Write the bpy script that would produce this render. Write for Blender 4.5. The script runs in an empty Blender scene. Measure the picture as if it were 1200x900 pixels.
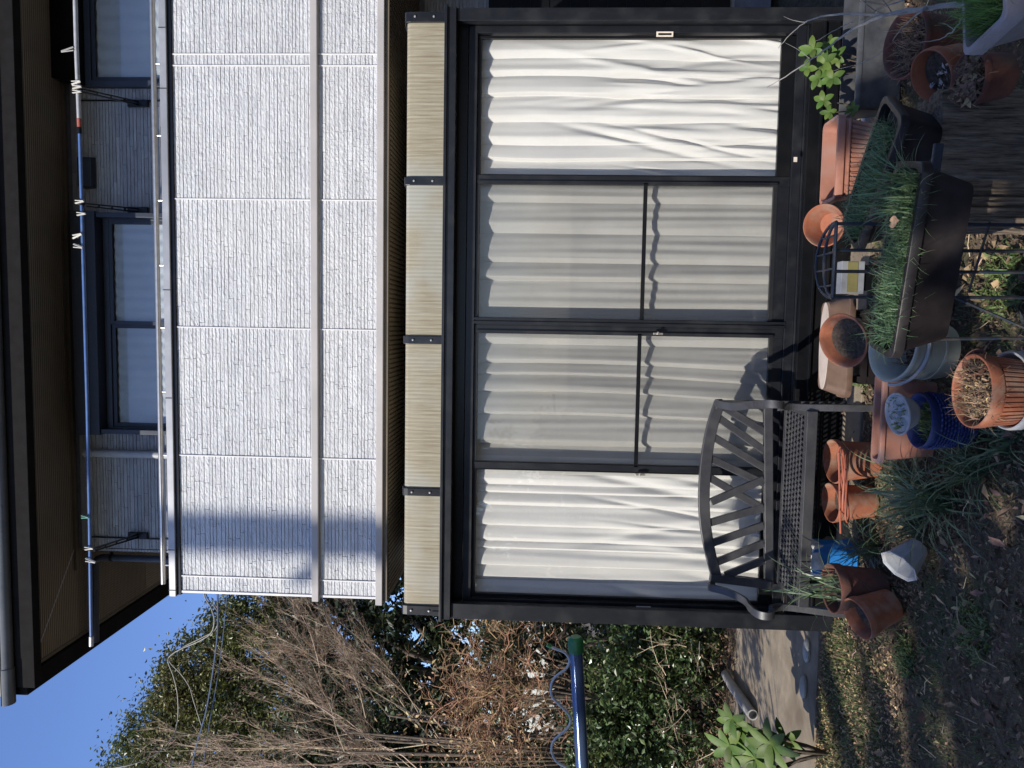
import bpy, math, random
import numpy as np
from mathutils import Vector, Matrix, Quaternion
random.seed(7); RNG = np.random.default_rng(7)
scene = bpy.context.scene
COL = scene.collection
rad = math.radians
# ---------------------------------------------------------------- camera (the photo was taken with the phone turned on its side)
CAM = Vector((0, -4.6, 1.8)); FPX = 880.0
PSI, THE, RHO = 0.077, 0.046, 0.0205
F = Vector((-math.sin(PSI)*math.cos(THE), math.cos(PSI)*math.cos(THE), math.sin(THE)))
R0 = Vector((math.cos(PSI), math.sin(PSI), 0)); U0 = R0.cross(F)
Rv = R0*math.cos(RHO) + U0*math.sin(RHO); Uv = U0*math.cos(RHO) - R0*math.sin(RHO)
cd = bpy.data.cameras.new('camera'); cam = bpy.data.objects.new('camera', cd); COL.objects.link(cam)
cd.sensor_width = 36; cd.lens = 36*FPX/1200; cd.clip_start = .02; cd.clip_end = 600
Mx = Matrix.Identity(4)
for i, v in enumerate((-Uv, Rv, -F)):
    for j in range(3): Mx[j][i] = v[j]
Mx.translation = CAM; cam.matrix_world = Mx; scene.camera = cam

def ray(px, py): return F*FPX - Uv*(px-600) + Rv*(450-py)
def P(px, py, Y):
    d = ray(px, py); return CAM + d*((Y-CAM.y)/d.y)
def G(px, py, z=0):
    d = ray(px, py); return CAM + d*((z-CAM.z)/d.z)
def ZV(px, Y, py=450): return P(px, py, Y).z
def XU(py, Y, px=450): return P(px, py, Y).x

# ---------------------------------------------------------------- mesh builder
class MB:
    def __init__(s): s.v = []; s.f = []; s.n = 0
    def add(s, vs, fs):
        s.v.append(np.asarray([tuple(v) for v in vs], float).reshape(-1, 3)); n = s.n
        s.f += [tuple(i+n for i in f) for f in fs]; s.n += len(s.v[-1]); return s
    def box(s, a, b):
        x0, y0, z0 = [min(a[i], b[i]) for i in range(3)]; x1, y1, z1 = [max(a[i], b[i]) for i in range(3)]
        return s.add([(x0,y0,z0),(x1,y0,z0),(x1,y1,z0),(x0,y1,z0),(x0,y0,z1),(x1,y0,z1),(x1,y1,z1),(x0,y1,z1)],
                     [(0,3,2,1),(4,5,6,7),(0,1,5,4),(1,2,6,5),(2,3,7,6),(3,0,4,7)])
    def hexa(s, lo, hi):      # two quads, lo and hi, same winding (ccw from outside hi)
        return s.add(list(lo)+list(hi), [(3,2,1,0),(4,5,6,7),(0,1,5,4),(1,2,6,5),(2,3,7,6),(3,0,4,7)])
    def bar(s, p, q, w, h, up=(0,0,1)):
        p = Vector(p); q = Vector(q); d = (q-p).normalized(); up = Vector(up)
        a = d.cross(up).normalized()*w/2; b = a.cross(d).normalized()*h/2
        return s.hexa([p-a-b, p+a-b, p+a+b, p-a+b], [q-a-b, q+a-b, q+a+b, q-a+b])
    def tube(s, pts, r, n=8, cap=True, closed=False):
        pts = [Vector(p) for p in pts]; m = len(pts); rr = r if hasattr(r, '__len__') else [r]*m
        vs = []; fs = []; prev = None
        for i, p in enumerate(pts):
            if closed: t = (pts[(i+1) % m]-pts[i-1]).normalized()
            else: t = (pts[min(i+1, m-1)]-pts[max(i-1, 0)]).normalized()
            if prev is None:
                a = t.cross(Vector((0, 0, 1)));
                if a.length < .2: a = t.cross(Vector((1, 0, 0)))
            else: a = prev - t*prev.dot(t)
            a.normalize(); prev = a; b = t.cross(a)
            for k in range(n):
                g = 2*math.pi*k/n; vs.append(p + (a*math.cos(g)+b*math.sin(g))*rr[i])
        for i in range(m if closed else m-1):
            for k in range(n):
                j = (i+1) % m
                fs.append((i*n+k, i*n+(k+1) % n, j*n+(k+1) % n, j*n+k))
        if cap and not closed:
            fs.append(tuple(range(n))[::-1]); fs.append(tuple((m-1)*n+k for k in range(n)))
        return s.add(vs, fs)
    def lathe(s, prof, n=32, M=None, wob=0, closed=False):
        M = M or Matrix.Identity(4); vs = []; fs = []; m = len(prof)
        for i, (r, z) in enumerate(prof):
            for k in range(n):
                g = 2*math.pi*k/n; q = r*(1+wob*math.sin(3*g+i*.3))
                vs.append(M @ Vector((q*math.cos(g), q*math.sin(g), z)))
        for i in range(m-1 if not closed else m):
            j = (i+1) % m
            for k in range(n): fs.append((i*n+k, i*n+(k+1) % n, j*n+(k+1) % n, j*n+k))
        if not closed:
            fs.append(tuple(range(n))[::-1]); fs.append(tuple((m-1)*n+k for k in range(n)))
        return s.add(vs, fs)
    def loft(s, secs, closed=False):    # list of equal-length rings
        m = len(secs); n = len(secs[0]); fs = []
        for i in range(m-1):
            for k in range(n): fs.append((i*n+k, i*n+(k+1) % n, (i+1)*n+(k+1) % n, (i+1)*n+k))
        fs.append(tuple(range(n))[::-1]); fs.append(tuple((m-1)*n+k for k in range(n)))
        return s.add([p for q in secs for p in q], fs)
    def strap(s, pts, w_, h, side):     # flat strap following pts; side = width direction
        pts = [Vector(p) for p in pts]; side = Vector(side).normalized(); secs = []
        for i, p in enumerate(pts):
            t = (pts[min(i+1, len(pts)-1)]-pts[max(i-1, 0)]).normalized(); n = t.cross(side).normalized()*h/2; W = side*w_/2
            secs.append([p-W-n, p+W-n, p+W+n, p-W+n])
        return s.loft(secs)
    def prism(s, poly, d):      # poly: list of 3D points, d: extrusion vector
        n = len(poly); d = Vector(d); a = [Vector(p) for p in poly]
        return s.add(a+[p+d for p in a], [tuple(range(n))[::-1], tuple(range(n, 2*n))] + [(i, (i+1) % n, n+(i+1) % n, n+i) for i in range(n)])
    def grid(s, pts):           # pts[i][j]
        m = len(pts); n = len(pts[0])
        return s.add([p for r in pts for p in r], [(i*n+j, i*n+j+1, (i+1)*n+j+1, (i+1)*n+j) for i in range(m-1) for j in range(n-1)])
    def quads(s, Q):            # Q: (n,4,3) array
        Q = np.asarray(Q); n = len(Q); s.v.append(Q.reshape(-1, 3)); b = s.n
        s.f += [(b+4*i, b+4*i+1, b+4*i+2, b+4*i+3) for i in range(n)]; s.n += 4*n; return s
    def build(s, name, mat, parent=None, smooth=False, bevel=0, seg=2, sub=0):
        me = bpy.data.meshes.new(name)
        V = np.concatenate(s.v) if s.v else np.zeros((0, 3))
        if parent is not None: V = V - np.array(parent['_w'])
        me.vertices.add(len(V)); me.vertices.foreach_set('co', V.astype(np.float32).ravel())
        L = np.array([len(f) for f in s.f], np.int32); st = np.concatenate([[0], np.cumsum(L)[:-1]]).astype(np.int32)
        me.loops.add(int(L.sum())); me.loops.foreach_set('vertex_index', np.fromiter((i for f in s.f for i in f), np.int32))
        me.polygons.add(len(L)); me.polygons.foreach_set('loop_start', st); me.polygons.foreach_set('loop_total', L)
        me.polygons.foreach_set('use_smooth', np.full(len(L), bool(smooth)))
        me.update(calc_edges=True); me.validate()
        if mat: me.materials.append(mat)
        o = bpy.data.objects.new(name, me); COL.objects.link(o)
        if parent is not None:
            o.parent = parent; o['_w'] = list(parent['_w'])
        else: o['_w'] = [0.0, 0.0, 0.0]
        if bevel:
            b = o.modifiers.new('bevel', 'BEVEL'); b.width = bevel; b.segments = seg; b.limit_method = 'ANGLE'; b.angle_limit = rad(40); b.harden_normals = False
            if smooth: pass
        if sub:
            q = o.modifiers.new('sub', 'SUBSURF'); q.levels = q.render_levels = sub
        if smooth == 'auto':
            me.polygons.foreach_set('use_smooth', np.full(len(L), True))
            try: me.set_sharp_from_angle(angle=rad(38))
            except Exception: pass
        return o
def tag(o, label=None, cat=None, group=None, kind=None):
    if label: o['label'] = label
    if cat: o['category'] = cat
    if group: o['group'] = group
    if kind: o['kind'] = kind
    return o
def thing(name, loc, label, cat, group=None):
    o = bpy.data.objects.new(name, None); COL.objects.link(o); o.location = loc; o['_w'] = [float(c) for c in loc]
    o.empty_display_size = .1
    return tag(o, label, cat, group)
def kids(o): return [c for c in bpy.data.objects if c.parent == o]
def dup(root, loc, rot=(0, 0, 0), scale=1, label=None, group=None, parent=None, skip=()):
    r = root.copy(); COL.objects.link(r); r.location = loc; r.rotation_euler = rot; r.scale = (scale,)*3 if not hasattr(scale, '__len__') else scale
    r['_w'] = [float(c) for c in loc]
    if label: r['label'] = label
    if group: r['group'] = group
    for c in kids(root):
        if c.name.split('.')[0] in skip: continue
        d = c.copy(); COL.objects.link(d); d.parent = r
        for g in kids(c):
            e = g.copy(); COL.objects.link(e); e.parent = d
    return r

# ---------------------------------------------------------------- materials
def sm(c):  # photo-ish sRGB 0-255 to linear helper
    return tuple(((x/255+.055)/1.055)**2.4 if x/255 > .04045 else x/255/12.92 for x in c)
def pm(name, col, col2=None, rough=.6, scale=12, bump=.15, bscale=60, metal=0, stretch=(1, 1, 1), spec=.5, detail=6, contrast=(.35, .65), bdist=.004, transl=0, island=0, col3=None, rot=None, gscale=None):
    m = bpy.data.materials.new(name); m.use_nodes = True; nt = m.node_tree; N = nt.nodes; Lk = nt.links
    b = N['Principled BSDF']; b.inputs['Roughness'].default_value = rough; b.inputs['Metallic'].default_value = metal
    b.inputs['Specular IOR Level'].default_value = spec
    tc = N.new('ShaderNodeTexCoord'); mp = N.new('ShaderNodeMapping'); Lk.new(tc.outputs['Object'], mp.inputs[0]); mp.inputs['Scale'].default_value = stretch
    if rot: mp.inputs['Rotation'].default_value = rot
    no = N.new('ShaderNodeTexNoise'); Lk.new(mp.outputs[0], no.inputs[0]); no.inputs['Scale'].default_value = scale; no.inputs['Detail'].default_value = detail; no.inputs['Roughness'].default_value = .65
    mr = N.new('ShaderNodeMapRange'); Lk.new(no.outputs[0], mr.inputs[0]); mr.inputs[1].default_value = contrast[0]; mr.inputs[2].default_value = contrast[1]
    mx = N.new('ShaderNodeMix'); mx.data_type = 'RGBA'; Lk.new(mr.outputs[0], mx.inputs[0])
    if col2 is None: col2 = tuple(c*.7 for c in col)
    mx.inputs[6].default_value = (*col, 1); mx.inputs[7].default_value = (*col2, 1)
    out = mx.outputs[2]
    if col3 is not None:
        n2 = N.new('ShaderNodeTexNoise'); Lk.new(tc.outputs['Object'], n2.inputs[0]); n2.inputs['Scale'].default_value = gscale or scale*.23; n2.inputs['Detail'].default_value = 5
        r2 = N.new('ShaderNodeMapRange'); Lk.new(n2.outputs[0], r2.inputs[0]); r2.inputs[1].default_value = .48; r2.inputs[2].default_value = .66
        m2 = N.new('ShaderNodeMix'); m2.data_type = 'RGBA'; Lk.new(r2.outputs[0], m2.inputs[0]); Lk.new(out, m2.inputs[6]); m2.inputs[7].default_value = (*col3, 1); out = m2.outputs[2]
    if island:
        g = N.new('ShaderNodeNewGeometry'); hs = N.new('ShaderNodeHueSaturation'); ma = N.new('ShaderNodeMapRange'); Lk.new(g.outputs['Random Per Island'], ma.inputs[0])
        ma.inputs[3].default_value = 1-island; ma.inputs[4].default_value = 1+island; Lk.new(ma.outputs[0], hs.inputs['Value']); Lk.new(out, hs.inputs['Color'])
        mb = N.new('ShaderNodeMath'); mb.operation = 'MULTIPLY_ADD'; Lk.new(g.outputs['Random Per Island'], mb.inputs[0]); mb.inputs[1].default_value = 7.13; mb.inputs[2].default_value = 0
        mc = N.new('ShaderNodeMath'); mc.operation = 'FRACT'; Lk.new(mb.outputs[0], mc.inputs[0])
        md = N.new('ShaderNodeMapRange'); Lk.new(mc.outputs[0], md.inputs[0]); md.inputs[3].default_value = .5-.03*island*2; md.inputs[4].default_value = .5+.03*island*2; Lk.new(md.outputs[0], hs.inputs['Hue'])
        out = hs.outputs[0]
    Lk.new(out, b.inputs['Base Color'])
    if bump:
        nb = N.new('ShaderNodeTexNoise'); Lk.new(mp.outputs[0], nb.inputs[0]); nb.inputs['Scale'].default_value = bscale; nb.inputs['Detail'].default_value = 5
        bp = N.new('ShaderNodeBump'); bp.inputs['Strength'].default_value = bump; bp.inputs['Distance'].default_value = bdist; Lk.new(nb.outputs[0], bp.inputs['Height']); Lk.new(bp.outputs[0], b.inputs['Normal'])
    if transl:
        tr = N.new('ShaderNodeBsdfTranslucent'); Lk.new(out, tr.inputs[0]); ms = N.new('ShaderNodeMixShader'); ms.inputs[0].default_value = transl
        Lk.new(b.outputs[0], ms.inputs[1]); Lk.new(tr.outputs[0], ms.inputs[2]); Lk.new(ms.outputs[0], N['Material Output'].inputs[0])
    return m
def glass(name, tint=(.965, .965, .96), ior=1.5, rough=0):
    m = bpy.data.materials.new(name); m.use_nodes = True; nt = m.node_tree; N = nt.nodes; Lk = nt.links; N.clear()
    o = N.new('ShaderNodeOutputMaterial'); t = N.new('ShaderNodeBsdfTransparent'); t.inputs[0].default_value = (*tint, 1)
    g = N.new('ShaderNodeBsdfGlossy'); g.inputs['Roughness'].default_value = rough; fr = N.new('ShaderNodeFresnel'); geo = N.new('ShaderNodeNewGeometry'); mrf = N.new('ShaderNodeMapRange'); mrf.inputs[3].default_value = ior; mrf.inputs[4].default_value = 1/ior; Lk.new(geo.outputs['Backfacing'], mrf.inputs[0]); Lk.new(mrf.outputs[0], fr.inputs[0])
    mx = N.new('ShaderNodeMixShader'); Lk.new(fr.outputs[0], mx.inputs[0]); Lk.new(t.outputs[0], mx.inputs[1]); Lk.new(g.outputs[0], mx.inputs[2]); Lk.new(mx.outputs[0], o.inputs[0])
    return m
def screen_mat(name, op=.3):
    m = bpy.data.materials.new(name); m.use_nodes = True; nt = m.node_tree; N = nt.nodes; Lk = nt.links; N.clear()
    o = N.new('ShaderNodeOutputMaterial'); t = N.new('ShaderNodeBsdfTransparent'); d = N.new('ShaderNodeBsdfDiffuse'); d.inputs[0].default_value = (.05, .05, .05, 1)
    mx = N.new('ShaderNodeMixShader'); mx.inputs[0].default_value = op
    tc = N.new('ShaderNodeTexCoord'); no = N.new('ShaderNodeTexNoise'); Lk.new(tc.outputs['Object'], no.inputs[0]); no.inputs['Scale'].default_value = 3
    mr = N.new('ShaderNodeMapRange'); Lk.new(no.outputs[0], mr.inputs[0]); mr.inputs[3].default_value = op-.05; mr.inputs[4].default_value = op+.05; Lk.new(mr.outputs[0], mx.inputs[0])
    Lk.new(t.outputs[0], mx.inputs[1]); Lk.new(d.outputs[0], mx.inputs[2]); Lk.new(mx.outputs[0], o.inputs[0])
    return m
M = dict(
    fascia=pm('fascia_board', (.014, .013, .013), (.010, .009, .009), rough=.85, spec=.08, bump=.05),
    carton=pm('carton', (.22, .23, .25), rough=.6, bump=0),
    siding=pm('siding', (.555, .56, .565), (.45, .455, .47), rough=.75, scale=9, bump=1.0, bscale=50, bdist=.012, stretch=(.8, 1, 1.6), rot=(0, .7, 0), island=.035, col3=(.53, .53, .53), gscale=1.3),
    siding_shaded=pm('siding_in_shade', (.30, .31, .335), (.23, .24, .26), rough=.75, scale=9, bump=.9, bscale=34, bdist=.008, stretch=(.8, 1, 1.6), rot=(0, .7, 0), island=.12),  # same cladding as the balcony, darkened to hold the shade under the eave
    groove=pm('groove', (.16, .16, .18), rough=.9, bump=0),
    trim=pm('trim', (.40, .37, .36), (.34, .32, .31), rough=.6, scale=3, bump=.05, col3=(.33, .31, .30), gscale=2),
    bead=pm('bead', (.62, .61, .60), (.55, .54, .54), rough=.5, bump=0),
    soffit=pm('soffit', (.14, .11, .075), (.105, .085, .06), rough=.6, bump=.1, scale=4),
    eave=pm('eave_soffit', (.27, .22, .15), (.22, .18, .125), rough=.7, bump=.05, scale=3),
    black=pm('black_aluminium', (.007, .0075, .009), (.005, .0055, .0065), rough=.3, scale=18, bump=.03, bscale=200, spec=.22, col3=(.010, .010, .011), gscale=5),
    frame=pm('charcoal_aluminium', (.012, .013, .0165), (.008, .009, .012), rough=.36, spec=.35, scale=30, bump=.03, bscale=300, col3=(.021, .022, .024), gscale=7, stretch=(1, 1, .3)),
    navy=pm('shutter_steel', (.02, .027, .045), (.015, .02, .035), rough=.5, bump=.02),
    coping=pm('coping_metal', (.36, .36, .37), (.28, .28, .29), rough=.45, scale=6, metal=.3, bump=.05, col3=(.22, .22, .23)),
    gutter=pm('gutter_metal', (.13, .14, .155), (.09, .10, .115), rough=.4, scale=5, bump=.03),
    steel=pm('rail_steel', (.62, .58, .50), (.5, .46, .4), rough=.28, metal=.85, bump=.02, scale=20),
    alu=pm('bench_metal', (.058, .058, .064), (.043, .043, .048), rough=.42, metal=.35, scale=25, bump=.12, bscale=240, col3=(.070, .068, .070), gscale=9),
    pc=None,
    poly=pm('polycarbonate', (.31, .285, .21), (.205, .17, .115), rough=.6, spec=.25, scale=13, stretch=(9, 1, .35), bump=.1, bscale=20, col3=(.29, .285, .245), gscale=2.6, contrast=(.36, .66)),
    curtain=pm('curtain_cloth', (.86, .85, .82), (.80, .79, .77), rough=.9, scale=3, bump=.12, bscale=500, bdist=.001, transl=.22),
    curtain2=pm('lace_curtain', (.74, .73, .70), (.66, .65, .62), rough=.9, scale=3, bump=.12, bscale=500, bdist=.001, transl=.25),
    dark=pm('interior_dark', (.03, .03, .03), rough=.9, bump=0),
    interior=pm('interior_wall', (.30, .29, .27), rough=.9, bump=0),
    glass=glass('window_glass'), screen=screen_mat('insect_screen', .22),
    terra=pm('terracotta', (.29, .098, .048), (.19, .062, .033), rough=.8, scale=14, bump=.25, bscale=90, col3=(.25, .145, .10), gscale=11),
    terra2=pm('weathered_terracotta', (.15, .055, .038), (.09, .036, .027), rough=.85, scale=20, bump=.35, bscale=80, col3=(.07, .045, .035), gscale=9),
    terra3=pm('pink_plastic_terracotta', (.35, .16, .11), (.27, .115, .08), rough=.55, scale=10, bump=.06, bscale=60, col3=(.36, .22, .18), gscale=5),
    sunlit_base=pm('sunlit_base_plastic', (.50, .42, .36), (.40, .33, .28), rough=.6, scale=9, bump=.05),  # upturned planter base, sunlight put into the paler colour
    brownpl=pm('brown_planter_plastic', (.14, .085, .06), (.10, .06, .042), rough=.5, scale=9, bump=.05, col3=(.18, .12, .09), gscale=5),
    blackpl=pm('black_planter_plastic', (.016, .013, .014), (.010, .008, .009), rough=.45, spec=.3, scale=14, bump=.08, bscale=70, col3=(.028, .024, .025), gscale=6),
    greypl=pm('grey_trough', (.06, .064, .072), (.035, .038, .045), rough=.5, scale=12, bump=.1, col3=(.10, .095, .09), gscale=7),
    whitepl=pm('white_plastic', (.34, .35, .37), (.26, .27, .30), rough=.55, scale=16, bump=.06, col3=(.38, .36, .33), gscale=12),
    bucket=pm('bucket_plastic', (.36, .37, .32), (.28, .29, .25), rough=.5, scale=6, bump=.05, col3=(.32, .31, .26), gscale=9),
    bluepl=pm('navy_plastic', (.025, .04, .15), (.014, .022, .09), rough=.6, spec=.3, scale=12, bump=.05, col3=(.06, .075, .16), gscale=9),
    bluebag=pm('blue_bag', (.03, .22, .60), (.02, .16, .48), rough=.35, scale=12, bump=.3, bscale=14, bdist=.01),
    whitebag=pm('white_torn_film', (.72, .72, .70), (.5, .49, .46), rough=.6, scale=30, bump=.3),
    stonepl=pm('stone_planter', (.27, .235, .235), (.19, .165, .165), rough=.7, scale=11, bump=.25, bscale=70, col3=(.42, .32, .25), gscale=5),
    wood=pm('weathered_timber', (.25, .195, .145), (.05, .037, .027), rough=.85, scale=9, stretch=(9, 9, .8), bump=1, bscale=16, bdist=.02, col3=(.28, .22, .17), gscale=4),
    soil=pm('soil', (.085, .062, .045), (.025, .018, .014), rough=.95, scale=60, bump=1, bscale=90, bdist=.01),
    ground=pm('earth', (.13, .092, .058), (.05, .034, .021), rough=.95, scale=22, bump=1, bscale=40, bdist=.02, col3=(.055, .06, .028), gscale=2.2),
    concrete=pm('concrete', (.25, .205, .15), (.18, .145, .105), rough=.9, scale=7, bump=.35, bscale=70, bdist=.004, col3=(.13, .10, .07), gscale=2.6),
    chive=pm('chive', (.14, .22, .10), (.08, .15, .075), rough=.5, scale=8, bump=0, island=.5, transl=.3, col3=(.16, .18, .06)),
    grass=pm('fine_grass', (.14, .24, .05), (.09, .17, .035), rough=.6, scale=8, bump=0, island=.5, transl=.3),
    strap=pm('strap_leaf', (.12, .17, .085), (.08, .12, .065), rough=.38, scale=8, bump=0, island=.45, transl=.2),
    weed=pm('weed', (.13, .17, .05), (.075, .12, .04), rough=.6, scale=5, bump=0, island=.5, transl=.25),
    leafA=pm('evergreen_leaf', (.13, .14, .035), (.08, .10, .028), rough=.42, scale=3, bump=0, island=.55, transl=.25, col3=(.13, .12, .035), gscale=.8),
    leafB=pm('dark_evergreen_leaf', (.026, .040, .016), (.015, .025, .011), rough=.4, scale=3, bump=0, island=.5, transl=.15, col3=(.05, .07, .022), gscale=.9),  # green darkened to stand for the shade on the evergreen
    leafC=pm('shrub_leaf', (.085, .125, .045), (.05, .085, .03), rough=.32, scale=3, bump=0, island=.55, transl=.2, col3=(.10, .12, .04), gscale=1.7),
    leafD=pm('broad_leaf', (.095, .15, .03), (.055, .10, .02), rough=.5, spec=.25, scale=9, bump=.1, island=.3, transl=.2),
    dry=pm('dry_leaf', (.26, .175, .105), (.13, .085, .055), rough=.85, scale=30, bump=0, island=.6, transl=.1),
    drypale=pm('pale_dry_leaf', (.42, .30, .17), (.26, .17, .09), rough=.85, scale=30, bump=0, island=.5),
    twig=pm('dry_twig', (.50, .38, .27), (.34, .25, .175), rough=.85, scale=8, bump=0, island=.45),
    twig2=pm('rusty_twig', (.36, .215, .12), (.23, .13, .07), rough=.85, scale=8, bump=0, island=.5),
    bark=pm('bark', (.11, .085, .06), (.055, .043, .032), rough=.9, scale=14, bump=.8, bscale=40, bdist=.01),
    greybark=pm('grey_bark', (.26, .245, .22), (.17, .155, .14), rough=.8, scale=20, bump=.3, bscale=60),
    polew=pm('white_pole', (.50, .50, .50), (.40, .40, .40), rough=.4, bump=.02, metal=.3),
    poleb=pm('blue_pole', (.085, .15, .33), (.06, .115, .26), rough=.25, bump=.02, spec=.7),
    polen=pm('navy_pole', (.10, .15, .27), (.08, .12, .22), rough=.2, metal=.5, bump=0, spec=.8),
    red=pm('red_tape', (.35, .09, .06), rough=.6, bump=0),
    green=pm('green_cap', (.025, .17, .05), (.02, .13, .04), rough=.4, bump=0),
    clip=pm('peg_plastic', (.50, .47, .42), (.4, .38, .34), rough=.5, bump=0),
    clipg=pm('green_peg', (.12, .30, .22), rough=.5, bump=0),
    wire=pm('plant_stand_metal', (.012, .026, .05), (.02, .022, .026), rough=.5, bump=.2, scale=30, col3=(.06, .05, .045), gscale=20),
    cable=pm('cable', (.26, .25, .22), rough=.5, bump=0),
    cabled=pm('dark_cable', (.05, .07, .12), rough=.5, bump=0),
    yellow=pm('yellow_card', (.17, .15, .055), (.13, .115, .045), rough=.6, bump=0),
    pebble=pm('pebble', (.36, .35, .33), (.28, .27, .255), rough=.7, bump=.3),
    rustw=pm('rust_coated_wire', (.36, .10, .05), (.26, .07, .04), rough=.5, bump=0),
    pipe=pm('downpipe_grey', (.33, .34, .36), (.29, .30, .32), rough=.5, bump=0),
    sticker=pm('sticker', (.75, .66, .55), rough=.6, bump=0),
    slat=pm('upper_blind', (.40, .44, .48), (.34, .38, .42), rough=.7, bump=0, scale=2),
)
def add_wave(m, axis, scale, amt):      # light and dark bands: shading of the twin-wall sheet's ribs put into colour
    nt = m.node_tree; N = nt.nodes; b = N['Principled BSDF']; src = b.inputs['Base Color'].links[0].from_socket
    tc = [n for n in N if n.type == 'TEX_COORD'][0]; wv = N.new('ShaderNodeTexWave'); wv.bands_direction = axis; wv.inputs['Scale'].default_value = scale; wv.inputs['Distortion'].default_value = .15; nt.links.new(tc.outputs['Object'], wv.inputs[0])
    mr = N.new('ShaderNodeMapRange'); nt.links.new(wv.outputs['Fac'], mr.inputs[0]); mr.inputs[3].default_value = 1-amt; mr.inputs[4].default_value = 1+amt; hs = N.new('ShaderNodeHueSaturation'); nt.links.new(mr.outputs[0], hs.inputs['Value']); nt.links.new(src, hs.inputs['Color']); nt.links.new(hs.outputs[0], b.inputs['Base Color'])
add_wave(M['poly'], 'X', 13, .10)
for k in ('curtain', 'curtain2'): M[k].node_tree.nodes['Principled BSDF'].inputs['Specular IOR Level'].default_value = .1
# ================================================================ LIGHT
AZ, EL = rad(38.7), rad(36.5)
S = Vector((-math.sin(AZ)*math.cos(EL), -math.cos(AZ)*math.cos(EL), math.sin(EL)))
w = bpy.data.worlds.new('World'); scene.world = w; w.use_nodes = True
sk = w.node_tree.nodes.new('ShaderNodeTexSky'); sk.sky_type = 'NISHITA'; sk.sun_disc = False; sk.sun_elevation = EL; sk.sun_rotation = math.pi+AZ
sk.ozone_density = 3.0; sk.air_density = 1.1; sk.dust_density = .4
bg = w.node_tree.nodes['Background']; hs_ = w.node_tree.nodes.new('ShaderNodeMix'); hs_.data_type = 'RGBA'; hs_.blend_type = 'MULTIPLY'; hs_.inputs[0].default_value = 1; hs_.inputs[7].default_value = (.98, 1.07, 1.40, 1); w.node_tree.links.new(sk.outputs[0], hs_.inputs[6]); w.node_tree.links.new(hs_.outputs[2], bg.inputs[0]); bg.inputs[1].default_value = .125
sl = bpy.data.lights.new('sun', 'SUN'); sl.energy = 5.0; sl.angle = rad(.53); sl.color = (1, .94, .83)
so = bpy.data.objects.new('sun', sl); COL.objects.link(so); so.rotation_euler = S.to_track_quat('Z', 'Y').to_euler(); so.location = (-6, -10, 12)
scene.view_settings.view_transform = 'Standard'; scene.view_settings.look = 'None'; scene.view_settings.gamma = 1; scene.view_settings.exposure = .33

# ================================================================ HOUSE
YB = .8           # balcony face
YW = 1.95         # house wall
xl = XU(697, YB, 320); xr = 4.2
house = thing('house', (0, YW, 0), 'two storey house with pale stone-look siding, balcony and dark eaves', 'house')
zt = ZV(206, YB); zm1 = ZV(366, YB); zm2 = ZV(374, YB); zb1 = ZV(442, YB); zb2 = ZV(450, YB)

def strips(m, x0, x1, z0, z1, y, th=.018, seed=1, gap=.0028, prj=-1):
    r = random.Random(seed); z = z0
    while z < z1-.008:
        h = r.choice([.024, .026, .028, .030, .034, .038]); zz = min(z+h, z1)
        if z1-zz < .012: zz = z1
        x = x0 - r.random()*.3
        while x < x1:
            L = r.choice([.2, .3, .4, .5]); L = L if x+L > x0+.03 else L+.2; L = L if x1-(x+L) > .05 else x1-x+.001; a = max(x, x0); b = min(x+L, x1)
            if b-a > .004:
                d = th + r.uniform(-.0016, .0016)
                m.box((a+gap*.3, y, z+gap/2), (b-gap*.3, y+prj*d, zz-gap/2))
            x += L
        z = zz
seams = [XU(q, YB, 320) for q in (678, 536, 385, 234, 77, 63.5)] + [XU(-90, YB, 320)]
def siding_panel(z0, z1, seed):
    m = MB(); xs = sorted([xl]+seams+[xr])
    for i in range(len(xs)-1):
        if xs[i+1]-xs[i] > .03: strips(m, xs[i]+.004, xs[i+1]-.004, z0, z1, YB+.02, seed=seed+i)
    return m
m = siding_panel(zm2+.016, zt-.01, 11); m.build('upper_siding', M['siding'], house, bevel=.0018, seg=1)
m = siding_panel(zb1+.003, zm1-.004, 37); m.build('lower_siding', M['siding'], house, bevel=.0018, seg=1)
m = MB(); m.box((xl+.01, YB+.02, zb1-.04), (xr, YB+.10, zt-.02)); m.box((xl+.01, YB+.02, zb1-.04), (xl+.10, YW+.4, zt-.02)); m.build('balcony_wall', M['groove'], house)
for x in seams+[xl+.003]:
    m = MB()
    for a, b in ((zm2+.01, zt-.008), (zb1, zm1)):
        m.box((x-.005-.004*(x < xl+.01), YB+.02+.01*(x < xl+.01), a), (x+.005+.004*(x < xl+.01), YB-.006, b))
    m.build('siding_bead', M['bead'], house, bevel=.002)
m = MB(); m.box((xl+.1, YB+.105, zb2+.16), (xr, YW+.018, zb2+.2)); m.build('balcony_floor', M['gutter'], house)
# side strips of balcony
m = MB(); r = random.Random(3); z = zb1
while z < zt-.02:
    h = r.choice([.026, .03, .036, .045]); m.box((xl-.006, YB+.03, z), (xl+.01, YW+.3, min(z+h-.003, zt-.012))); z += h
m.build('balcony_side_siding', M['siding'], house)
m = MB(); m.box((xl-.03, YB+.02, zm2), (xr, YB-.035, zm1)); m.build('middle_band', M['trim'], house, bevel=.004)
m = MB(); m.box((xl-.04, YB+.02, zb2), (xr, YB-.04, zb1)); m.build('lower_band', M['trim'], house, bevel=.004)
m = MB(); m.box((xl-.012, YB+.018, zb2-.03), (xr, YB-.015, zb2-.001)); m.box((xl-.012, YB+.02, zb2-.03), (xl+.01, YW, zb2)); m.build('drip_edge', M['soffit'], house)
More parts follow.
